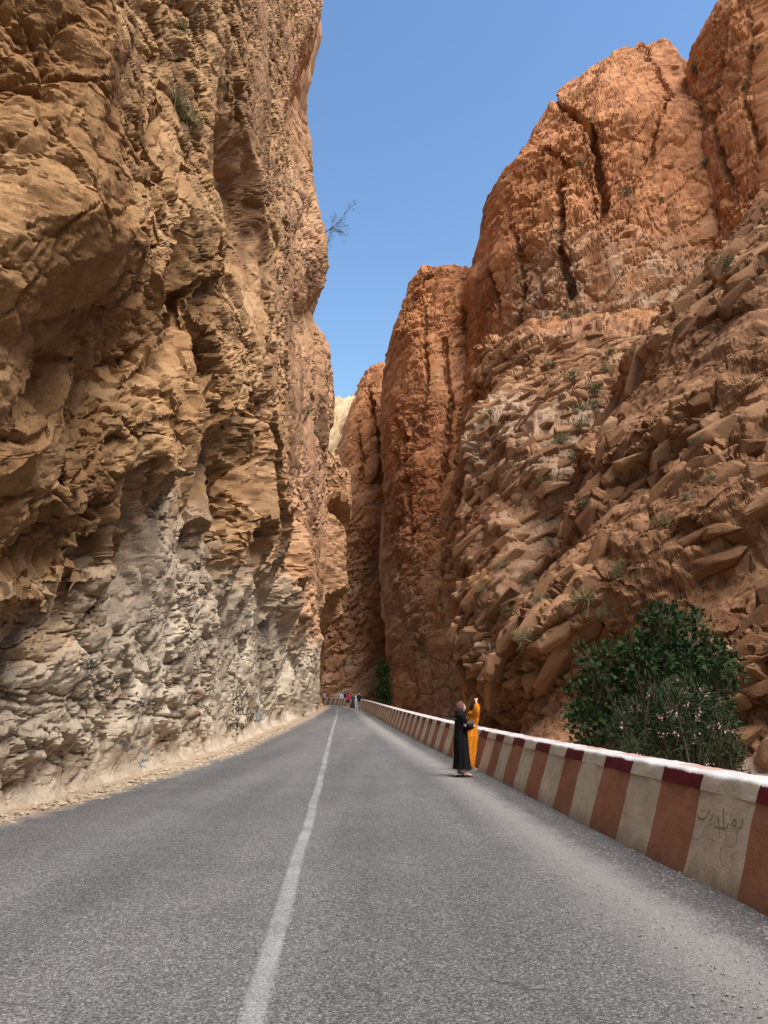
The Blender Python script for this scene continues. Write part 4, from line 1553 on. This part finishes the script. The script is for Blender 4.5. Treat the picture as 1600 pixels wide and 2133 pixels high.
todo = []
ORD = ['leftmost', 'second from the left', 'third from the left', 'fourth from the left', 'fifth from the left', 'sixth from the left', 'seventh from the left',
       'eighth from the left', 'ninth from the left', 'tenth from the left']
place_scrub("g", [(1197, 792, 16), (1235, 822, 17), (1208, 857, 14), (1241, 852, 14), (1206, 897, 15), (1197, 965, 20), (1268, 742, 13)],
            "low green shrub rooted on the paler blocky slope, %s", "green shrubs on the blocky slope")
place_scrub("g", [(1206, 350, 10), (1304, 408, 12), (1180, 405, 9), (1468, 348, 12), (1112, 262, 7), (1400, 345, 8), (1380, 420, 8), (1230, 250, 6), (1150, 465, 7)],
            "small dark shrub clinging to the tall orange tower, %s", "shrubs on the orange towers")
place_scrub("g", [(1580, 105, 10), (1545, 190, 8), (1588, 275, 8), (1450, 150, 12)], "small dark shrub on the summit tower by the sky notch, %s", "shrubs on the edge tower")
place_scrub("g", [(1448, 930, 14), (1215, 1060, 14), (1510, 565, 20), (1410, 690, 10)], "small green shrub among the near tilted slabs, %s", "green shrubs on the near slabs")
place_scrub("g", [(850, 880, 5), (895, 960, 5), (880, 1030, 6), (765, 950, 6), (775, 1010, 6), (965, 1000, 8), (905, 1090, 6), (868, 700, 5)],
            "tiny shrub growing on the distant rock towers, %s", "tiny shrubs on the far towers")
place_scrub("d", [(1170, 920, 20), (1130, 1000, 14), (1180, 660, 14), (1260, 770, 14), (1100, 1210, 14), (1050, 1180, 16), (1005, 1230, 12), (1060, 1270, 14), (1020, 860, 10), (1140, 760, 10)],
            "dry yellow grass tuft on the paler blocky slope, %s", "grass tufts on the blocky slope")
place_scrub("d", [(1385, 1090, 20), (1290, 1190, 22), (1290, 1200, 14), (1220, 1250, 26), (1090, 1330, 22), (1120, 1250, 14), (1480, 1000, 16), (1300, 1010, 12), (1260, 1280, 14), (1430, 1040, 14)],
            "dry yellow grass tuft among the near tilted slabs, %s", "grass tufts on the near slabs")
place_scrub("d", [(365, 215, 40), (390, 255, 36), (375, 60, 22), (640, 860, 12), (655, 900, 12)], "straggling dry grass tuft hanging from the overhanging rock wall, %s", "grass tufts on the rock wall")
for o, loc, r, label, group in todo:
    o.location = loc
    o.scale = (r * 1.8,) * 3
    o.rotation_euler = (0, 0, random.random() * 6.28)
    tag(o, label, "shrub" if "shrub" in label else "grass", group)


def crag_tree(px, py, y, h, label, seed):
    """leafless twiggy tree leaning out from the wall top"""
    rs = np.random.RandomState(seed)
    p = at_y(px, py, y)
    root = empty("crag_tree", p)
    tag(root, label, "tree")
    st, tips = [], []
    main = np.array([0.35 * h, -0.1 * h, 0.30 * h])
    st.append(stick((-0.35 * h, 0.1 * h, -0.2 * h), main * 0.5, 0.05 * h / 2, 0.02 * h, 0.1, rs, 6))
    for k in range(9):
        d = rs.randn(3) * np.array([0.28, 0.2, 0.30]) * h + np.array([0.22, 0, 0.12]) * h
        b = main * (0.2 + 0.3 * rs.rand())
        st.append(stick(b, b + d, 0.012 * h, 0.004 * h, 0.05 * h, rs, 5))
        for j in range(7):
            d2 = d + rs.randn(3) * 0.12 * h
            st.append(stick(b + d * 0.6, b + d2, 0.004 * h, 0.0015 * h, 0.03 * h, rs, 4))
            tips.append(b + d2)
    link("trunk", tubes(st, 5), M_BARK, root)
    T = np.repeat(np.array(tips), 14, 0) + rs.randn(len(tips) * 14, 3) * 0.055 * h
    link("crown", leaf_cloud("crown", T, rs.randn(len(T), 3), 0.035 * h, OVAL, rs, M_SCRUB, 0.1), None, root)


crag_tree(684, 482, 56, 2.1, "spindly twiggy tree leaning out of the rock wall against the sky", 41)


# ------------------------------------------------------------------ people
def ground_at(px, py):
    """where a foot seen at this place stands on the road"""
    a, b = ray(px, py)
    lo, hi = 2.0, 130.0
    for k in range(60):
        m = (lo + hi) / 2
        if EYE + b * m > float(road_z(m)):
            lo = m
        else:
            hi = m
    return Vector((a * lo, lo, float(road_z(lo)) + 0.004))


def cloth(name, c, dark=None, rough=0.9, pattern=None):
    N = Nodes(name, rough=rough, spec=0.12)
    v = N.coord()
    col = N.mix(1.0, c, N.ramp(N.noise(v, 14, 4, 0.6), [(0.3, (0.75, 0.75, 0.75)), (0.7, (1.2, 1.2, 1.2))]), 'MULTIPLY')
    if pattern:
        w = N.n("TexWave", wave_type='BANDS', bands_direction='DIAGONAL')
        w.inputs["Scale"].default_value = 7
        w.inputs["Distortion"].default_value = 5
        w.inputs["Detail"].default_value = 3
        N.l(v, w.inputs["Vector"])
        col = N.ramp(w.outputs["Fac"], pattern)
    N.color(col)
    return N.m


M_SKIN = cloth("skin", (0.56, 0.36, 0.27), rough=0.6)
M_HAIR = cloth("dark_hair", (0.02, 0.015, 0.012), rough=0.6)
M_SOLE = cloth("brown_leather", (0.07, 0.03, 0.02), rough=0.6)


def skin_figure(joints, edges, name):
    """one continuous body grown round a stick skeleton: joints {name: (x, y, z, radius)}"""
    names = list(joints)
    me = bpy.data.meshes.new(name)
    me.from_pydata([joints[n][:3] for n in names], [(names.index(a), names.index(b)) for a, b in edges], [])
    o = bpy.data.objects.new("tmp", me)
    COL.objects.link(o)
    o.modifiers.new("s", 'SKIN')
    for i, n in enumerate(names):
        r = joints[n][3]
        me.skin_vertices[0].data[i].radius = (r, r) if not isinstance(r, tuple) else r
        me.skin_vertices[0].data[i].use_root = (n == "pelvis")
    sub = o.modifiers.new("d", 'SUBSURF')
    sub.levels = sub.render_levels = 2
    dg = bpy.context.evaluated_depsgraph_get()
    out = bpy.data.meshes.new_from_object(o.evaluated_get(dg))
    bpy.data.objects.remove(o, do_unlink=True)
    out.shade_smooth()
    return out


def body_mesh(name, arms, feet=((-0.09, 0.0), (0.09, 0.0)), lean=0.0, bulk=1.0, step=0.0):
    """standing person 1.62 m tall facing +Y. arms: list of (elbow, wrist, fingertip) for left (x<0) and right"""
    J = {"pelvis": (0, 0, 0.90, 0.115 * bulk), "waist": (lean * 0.2, 0, 1.04, 0.10 * bulk), "chest": (lean * 0.6, 0.01, 1.22, 0.115 * bulk),
         "collar": (lean * 0.9, 0, 1.34, 0.075), "neck": (lean, 0.005, 1.41, 0.045)}
    E = [("pelvis", "waist"), ("waist", "chest"), ("chest", "collar"), ("collar", "neck")]
    for k, sx in enumerate((-1, 1)):
        t = "lr"[k]
        st = step * sx
        J["hip" + t] = (0.08 * sx, 0, 0.84, 0.085 * bulk)
        J["knee" + t] = (feet[k][0] * 0.95, feet[k][1] + st * 0.5 + 0.02, 0.46, 0.052)
        J["calf" + t] = (feet[k][0], feet[k][1] + st * 0.8, 0.32, 0.05)
        J["ankle" + t] = (feet[k][0], feet[k][1] + st - 0.01, 0.085, 0.033)
        J["heel" + t] = (feet[k][0], feet[k][1] + st - 0.03, 0.045, 0.03)
        J["toe" + t] = (feet[k][0] + 0.015 * sx, feet[k][1] + st + 0.16, 0.03, 0.022)
        E += [("pelvis", "hip" + t), ("hip" + t, "knee" + t), ("knee" + t, "calf" + t), ("calf" + t, "ankle" + t), ("ankle" + t, "heel" + t), ("ankle" + t, "toe" + t)]
        el, wr, tip = arms[k]
        J["shoulder" + t] = (lean * 0.85 + 0.155 * sx, 0, 1.325, 0.055)
        J["elbow" + t] = (*el, 0.038)
        J["wrist" + t] = (*wr, 0.026)
        w, p = Vector(wr), Vector(tip)
        d = (p - w)
        J["palm" + t] = (*(w + d * 0.45), 0.034)
        E += [("collar", "shoulder" + t), ("shoulder" + t, "elbow" + t), ("elbow" + t, "wrist" + t), ("wrist" + t, "palm" + t)]
        side = d.cross(Vector((0, 0, 1)) if abs(d.normalized().z) < 0.9 else Vector((1, 0, 0))).normalized()
        for q, (off, ln) in enumerate(((-0.024, 0.8), (-0.008, 0.98), (0.009, 0.92), (0.025, 0.75))):
            b = w + d * 0.62 + side * off
            m = b + d * 0.2 * ln + Vector((0, 0, -0.006))
            e = b + d * 0.45 * ln + Vector((0, 0, -0.022))
            J["f%d%s" % (q, t)], J["g%d%s" % (q, t)], J["h%d%s" % (q, t)] = (*b, 0.0085), (*m, 0.008), (*e, 0.0065)
            E += [("palm" + t, "f%d%s" % (q, t)), ("f%d%s" % (q, t), "g%d%s" % (q, t)), ("g%d%s" % (q, t), "h%d%s" % (q, t))]
        th = w + d * 0.3 + side * -0.035
        J["thumb" + t], J["thumbtip" + t] = (*th, 0.010), (*(th + d * 0.3 + side * -0.018), 0.008)
        E += [("palm" + t, "thumb" + t), ("thumb" + t, "thumbtip" + t)]
    me = skin_figure(J, E, name)
    return me


def head_parts(turn=0.0, nod=0.0):
    """head with brow, nose, lips, chin and ears; looks along +Y turned by 'turn' about Z. returns bmesh around the neck top"""
    bm = bmesh.new()
    bmesh.ops.create_uvsphere(bm, u_segments=24, v_segments=18, radius=1.0)
    for v in bm.verts:
        x, y, z = v.co
        w = 0.072 * (1 - 0.16 * max(0, -z) ** 1.2)
        yy = y * (0.088 if y > 0 else 0.098)
        zz = z * 0.115
        if y > 0:
            g = math.exp(-(x / 0.18) ** 2)
            yy += 0.026 * g * math.exp(-((z + 0.12) / 0.16) ** 2)            # nose
            yy += 0.008 * math.exp(-(x / 0.3) ** 2) * math.exp(-((z + 0.48) / 0.08) ** 2)   # lips
            yy -= 0.009 * math.exp(-((abs(x) - 0.36) / 0.16) ** 2) * math.exp(-((z - 0.08) / 0.12) ** 2)   # eye sockets
            yy += 0.010 * g * math.exp(-((z + 0.78) / 0.16) ** 2)            # chin
        v.co = (x * w + (0.012 if abs(x) > 0.97 else 0) * (1 if x > 0 else -1), yy, zz)
    bm.transform(Matrix.Translation((0, 0.022, 0.115)) @ Matrix.Rotation(nod, 4, 'X'))
    bm.transform(Matrix.Rotation(turn, 4, 'Z'))
    return bm


def join_head(me, at, turn=0.0, nod=0.0, eyes=True):
    bm = head_parts(turn, nod)
    bm.transform(Matrix.Translation(at))
    for f in bm.faces:
        f.smooth = True
    tmp = bpy.data.meshes.new("h")
    bm.to_mesh(tmp)
    b2 = bmesh.new()
    b2.from_mesh(me)
    b2.from_mesh(tmp)
    b2.to_mesh(me)
    b2.free()
    bm.free()


def loft(rings, n=40, folds=(0, 0.0), seed=1, cap=False):
    """cloth hung on rings (cx, cy, z, half width, half depth); folds deepen towards the hem"""
    rings = np.array(rings, float)
    t = np.linspace(0, len(rings) - 1, (len(rings) - 1) * 6 + 1)
    R = np.stack([np.interp(t, range(len(rings)), rings[:, k]) for k in range(5)], -1)
    a = np.linspace(0, 2 * np.pi, n + 1)
    k, amp = folds
    fall = np.linspace(1, 0, len(t))[:, None] if rings[0, 2] < rings[-1, 2] else np.linspace(0, 1, len(t))[:, None]
    rs = np.random.RandomState(seed)
    f = 1 + amp * fall * (np.sin(k * a + 1.3)[None] * 0.6 + np.sin((k * 1.7) // 1 * a + rs.rand() * 6)[None] * 0.4) + 0.02 * np.sin(t[:, None] * 2.1 + 2 * a[None])
    X = R[:, 0:1] + R[:, 3:4] * np.cos(a)[None] * f
    Y = R[:, 1:2] + R[:, 4:5] * np.sin(a)[None] * f
    Z = np.repeat(R[:, 2:3], n + 1, 1)
    me = grid_mesh("cloth", np.stack([X, Y, Z], -1).astype(F), smooth_shade=70)
    return me


def merge(*ms):
    b = bmesh.new()
    for m in ms:
        b.from_mesh(m)
    out = bpy.data.meshes.new("cloth")
    b.to_mesh(out)
    b.free()
    out.shade_smooth()
    return out


def sandal(root, x, y, mat=None):
    me = loft([(x, y + 0.05, 0.0, 0.04, 0.125), (x, y + 0.05, 0.022, 0.042, 0.128), (x, y + 0.05, 0.024, 0.005, 0.01)], 20)
    strap = tubes([[((x - 0.042, y + 0.09, 0.02), 0.008), ((x - 0.02, y + 0.10, 0.058), 0.009), ((x + 0.02, y + 0.10, 0.058), 0.009), ((x + 0.042, y + 0.09, 0.02), 0.008)]], 6)
    link("sandal", merge(me, strap), mat or M_SOLE, root)


# woman in black, back half turned, looking along the parapet
p0 = ground_at(962, 1618)
w = empty("person", p0, math.radians(-78))
tag(w, "woman in long black dress and patterned headscarf standing on the road by the parapet", "person")
bm_ = body_mesh("body", [((-0.20, 0.06, 1.08), (-0.10, 0.24, 1.06), (0.02, 0.31, 1.08)), ((0.20, 0.05, 1.08), (0.12, 0.26, 1.08), (0.06, 0.36, 1.12))],
                feet=((-0.13, -0.02), (0.15, 0.03)))
join_head(bm_, (0, 0.01, 1.385), turn=math.radians(-12))
link("body", bm_, M_SKIN, w)
M_BLACK = cloth("black_cloth", (0.008, 0.008, 0.009))
dress = merge(loft([(0, 0.01, 0.17, 0.25, 0.20), (0, 0.01, 0.45, 0.235, 0.175), (0, 0, 0.80, 0.21, 0.16), (0, 0, 1.0, 0.185, 0.14), (0, 0.01, 1.2, 0.195, 0.14), (0, 0.005, 1.33, 0.21, 0.12),
                    (0, 0, 1.42, 0.085, 0.075)], 48, (8, 0.08), 3),
              tubes([[((-0.15, 0, 1.33), 0.075), ((-0.20, 0.03, 1.18), 0.08), ((-0.205, 0.06, 1.07), 0.085), ((-0.15, 0.16, 1.06), 0.07), ((-0.11, 0.22, 1.06), 0.06)],
                     [((0.15, 0, 1.33), 0.075), ((0.20, 0.03, 1.18), 0.08), ((0.205, 0.05, 1.07), 0.085), ((0.16, 0.16, 1.07), 0.07), ((0.125, 0.23, 1.08), 0.06)]], 14))
link("dress", dress, M_BLACK, w)
M_SCARF = cloth("patterned_scarf", (0.3, 0.1, 0.08), pattern=[(0.0, (0.02, 0.015, 0.015)), (0.3, (0.22, 0.06, 0.05)), (0.5, (0.42, 0.3, 0.26)), (0.7, (0.3, 0.1, 0.03)), (0.9, (0.03, 0.02, 0.02))])


def scarf_mesh(turn, drop=0.16):
    """a cloth wrapped round head and neck, open at the face"""
    n, m = 36, 26
    a = np.linspace(0, 2 * np.pi, n)
    rows = []
    for i in range(m):
        t = i / (m - 1)
        if t < 0.62:
            el = math.pi / 2 - t / 0.62 * (math.pi * 0.72)
            rr, z = math.cos(el), math.sin(el)
            rx, ry, zz = 0.098 * max(rr, 0.02), 0.122 * max(rr, 0.02), 0.118 + 0.13 * z
        else:
            u = (t - 0.62) / 0.38
            rx, ry, zz = 0.06 + 0.11 * u ** 1.3, 0.075 + 0.075 * u ** 1.2, 0.03 - drop * u
        fx = np.cos(a) * rx
        fy = np.sin(a) * ry
        # pull back from the face
        front = np.clip(np.sin(a), 0, 1) ** 3
        gate = np.exp(-((zz - 0.10) / 0.085) ** 2)
        fy = fy - front * gate * 0.085
        fx = fx * (1 + 0.06 * np.sin(a * 7 + t * 9))
        rows.append(np.stack([fx, fy + 0.008, np.full(n, zz) + 0.008 * np.sin(a * 5 + t * 4)], -1))
    me = grid_mesh("scarf", np.array(rows).astype(F), smooth_shade=80)
    me.transform(Matrix.Rotation(turn, 4, 'Z'))
    return me


sc = scarf_mesh(math.radians(-12))
sc.transform(Matrix.Translation((0, 0.01, 1.385)))
link("headscarf", sc, M_SCARF, w)
sandal(w, -0.13, -0.02)
sandal(w, 0.15, 0.03)

# woman in orange leaning on the parapet, arm raised
p1 = ground_at(976, 1605)
w2 = empty("person", p1, math.radians(-62))
w2.rotation_euler = (math.radians(-5), math.radians(3), math.radians(-62))
tag(w2, "woman in orange dress with one arm raised, leaning on the parapet", "person")
bm_ = body_mesh("body", [((-0.22, 0.08, 1.12), (-0.15, 0.22, 1.0), (-0.1, 0.3, 0.97)), ((0.25, -0.06, 1.50), (0.19, -0.06, 1.66), (0.12, 0.02, 1.74))],
                feet=((-0.07, -0.05), (0.08, 0.05)), lean=0.03)
join_head(bm_, (0.03, 0.01, 1.385), turn=math.radians(15))
link("body", bm_, M_SKIN, w2)
M_ORANGE = cloth("orange_cloth", (0.72, 0.22, 0.015))
dress = merge(loft([(-0.01, -0.02, 0.10, 0.165, 0.15), (0, 0.0, 0.45, 0.165, 0.155), (0, 0, 0.82, 0.19, 0.16), (0.01, 0, 1.03, 0.148, 0.118), (0.02, 0.01, 1.2, 0.18, 0.13),
                    (0.03, 0.005, 1.34, 0.205, 0.12), (0.03, 0, 1.42, 0.085, 0.075)], 48, (6, 0.17), 5),
              tubes([[((-0.11, 0, 1.32), 0.085), ((-0.19, 0.04, 1.2), 0.085), ((-0.225, 0.08, 1.11), 0.085), ((-0.18, 0.17, 1.04), 0.07)],
                     [((0.13, 0, 1.30), 0.095), ((0.2, -0.04, 1.41), 0.095), ((0.25, -0.06, 1.50), 0.08), ((0.22, -0.06, 1.58), 0.06)]], 14))
link("dress", dress, M_ORANGE, w2)
sc = scarf_mesh(math.radians(15), 0.1)
sc.transform(Matrix.Translation((0.03, 0.01, 1.385)))
link("headscarf", sc, cloth("black_scarf", (0.02, 0.018, 0.02)), w2)
sandal(w2, -0.07, -0.05, cloth("white_shoe", (0.6, 0.58, 0.55)))
sandal(w2, 0.08, 0.05, bpy.data.materials["white_shoe"])
link("strap", tubes([[((0.14, -0.10, 1.36), 0.006), ((0.02, -0.135, 1.2), 0.006), ((-0.14, -0.07, 1.02), 0.006)], [((0.14, 0.09, 1.36), 0.006), ((0.0, 0.145, 1.2), 0.006), ((-0.15, 0.07, 1.02), 0.006)]], 6),
     M_BLACK, w2)
# patterned pouch held between them
pp = at_y(978, 1507, p1.y - 0.22)
pouch = merge(loft([(0, 0, -0.05, 0.10, 0.03), (0, 0, -0.035, 0.12, 0.045), (0, 0, 0.03, 0.115, 0.045), (0, 0, 0.055, 0.09, 0.02), (0, 0, 0.06, 0.02, 0.005)], 24, (5, 0.06)))
po = link("pouch", pouch, cloth("patterned_pouch", (0.3, 0.3, 0.3), pattern=[(0.0, (0.02, 0.02, 0.02)), (0.45, (0.05, 0.04, 0.04)), (0.55, (0.55, 0.52, 0.5)), (0.75, (0.12, 0.06, 0.05)), (1.0, (0.02, 0.02, 0.02))]))
po.location = pp
po.rotation_euler = (0, math.radians(-24), math.radians(20))
tag(po, "small black and white patterned pouch held beside the orange dress", "pouch")


def walker(px, py, rz, top, bottom, label, skirt=False, shorts=False, seed=0, step=0.12, tall=1.0, hair=M_HAIR):
    p = ground_at(px, py)
    o = empty("person", p, rz)
    o.scale = (tall,) * 3
    tag(o, label, "person")
    b = body_mesh("body", [((-0.2, -0.02, 1.08), (-0.2, 0.08, 0.86), (-0.2, 0.12, 0.72)), ((0.2, 0.02, 1.08), (0.2, 0.12, 0.88), (0.2, 0.18, 0.75))], step=step)
    join_head(b, (0, 0.01, 1.385))
    link("body", b, M_SKIN, o)
    mt, mb = cloth("top_cloth", top), cloth("bottom_cloth", bottom)
    shirt = merge(loft([(0, 0, 0.82, 0.18, 0.135), (0, 0, 1.0, 0.165, 0.13), (0, 0.01, 1.2, 0.19, 0.14), (0, 0, 1.33, 0.185, 0.10), (0, 0, 1.41, 0.065, 0.06)], 28, (6, 0.04), seed),
                  tubes([[((-0.15, 0, 1.33), 0.07), ((-0.19, 0, 1.2), 0.068), ((-0.2, -0.01, 1.12), 0.066)], [((0.15, 0, 1.33), 0.07), ((0.19, 0, 1.2), 0.068), ((0.2, 0.01, 1.12), 0.066)]], 10))
    link("shirt", shirt, mt, o)
    if skirt:
        low = loft([(0, 0, 0.2, 0.24, 0.2), (0, 0, 0.55, 0.2, 0.17), (0, 0, 0.9, 0.175, 0.14)], 30, (8, 0.1), seed)
        link("skirt", low, mb, o)
    else:
        end = 0.48 if shorts else 0.1
        low = tubes([[((-0.085, 0, 0.92), 0.105), ((-0.088, -step * 0.3, 0.66), 0.085), ((-0.088, -step * (0.55 if shorts else 1), end), 0.07 if shorts else 0.055)],
                     [((0.085, 0, 0.92), 0.105), ((0.088, step * 0.3, 0.66), 0.085), ((0.088, step * (0.55 if shorts else 1), end), 0.07 if shorts else 0.055)]], 12)
        link("trousers", low, mb, o)
    bmh = bmesh.new()
    bmesh.ops.create_uvsphere(bmh, u_segments=16, v_segments=12, radius=0.1)
    for v in bmh.verts:
        v.co = (v.co.x * 0.86, v.co.y * 1.02 - 0.018, v.co.z * 1.12 + 1.52 - (0.03 if v.co.y < 0 else -0.035))
    mh = bpy.data.meshes.new("hair")
    bmh.to_mesh(mh)
    bmh.free()
    mh.shade_smooth()
    link("hair", mh, hair, o)
    return o


N_, S_ = 0.0, math.pi
walker(748, 1480, S_ * 0.95, (0.02, 0.02, 0.022), (0.3, 0.3, 0.28), "walker in black shirt and pale grey shorts nearest the parapet", shorts=True, seed=1, tall=1.08)
walker(742.5, 1478, S_, (0.65, 0.68, 0.72), (0.6, 0.6, 0.6), "walker in white top and white trousers beside the black shirt", seed=2)
walker(735, 1479.5, S_ * 1.05, (0.05, 0.05, 0.045), (0.03, 0.045, 0.04), "walker in long dark dress coming down the road", skirt=True, seed=3)
walker(725, 1474, N_, (0.5, 0.02, 0.12), (0.015, 0.015, 0.02), "walker in bright pink shirt and dark shorts", shorts=True, seed=4, tall=1.06)
walker(719, 1467, N_, (0.015, 0.015, 0.02), (0.015, 0.015, 0.02), "walker dressed all in black behind the pink shirt", seed=5, tall=1.08)
walker(713.5, 1466.5, N_, (0.55, 0.58, 0.62), (0.25, 0.22, 0.2), "walker in white top beside the pale blue shirt", seed=6, tall=1.0)
walker(709, 1467, N_, (0.42, 0.5, 0.66), (0.02, 0.02, 0.03), "walker in pale blue shirt and black trousers", seed=7, tall=1.08)
walker(676, 1463, N_, (0.4, 0.42, 0.45), (0.03, 0.03, 0.04), "walker in grey top by the far striped wall", seed=8, tall=1.05)
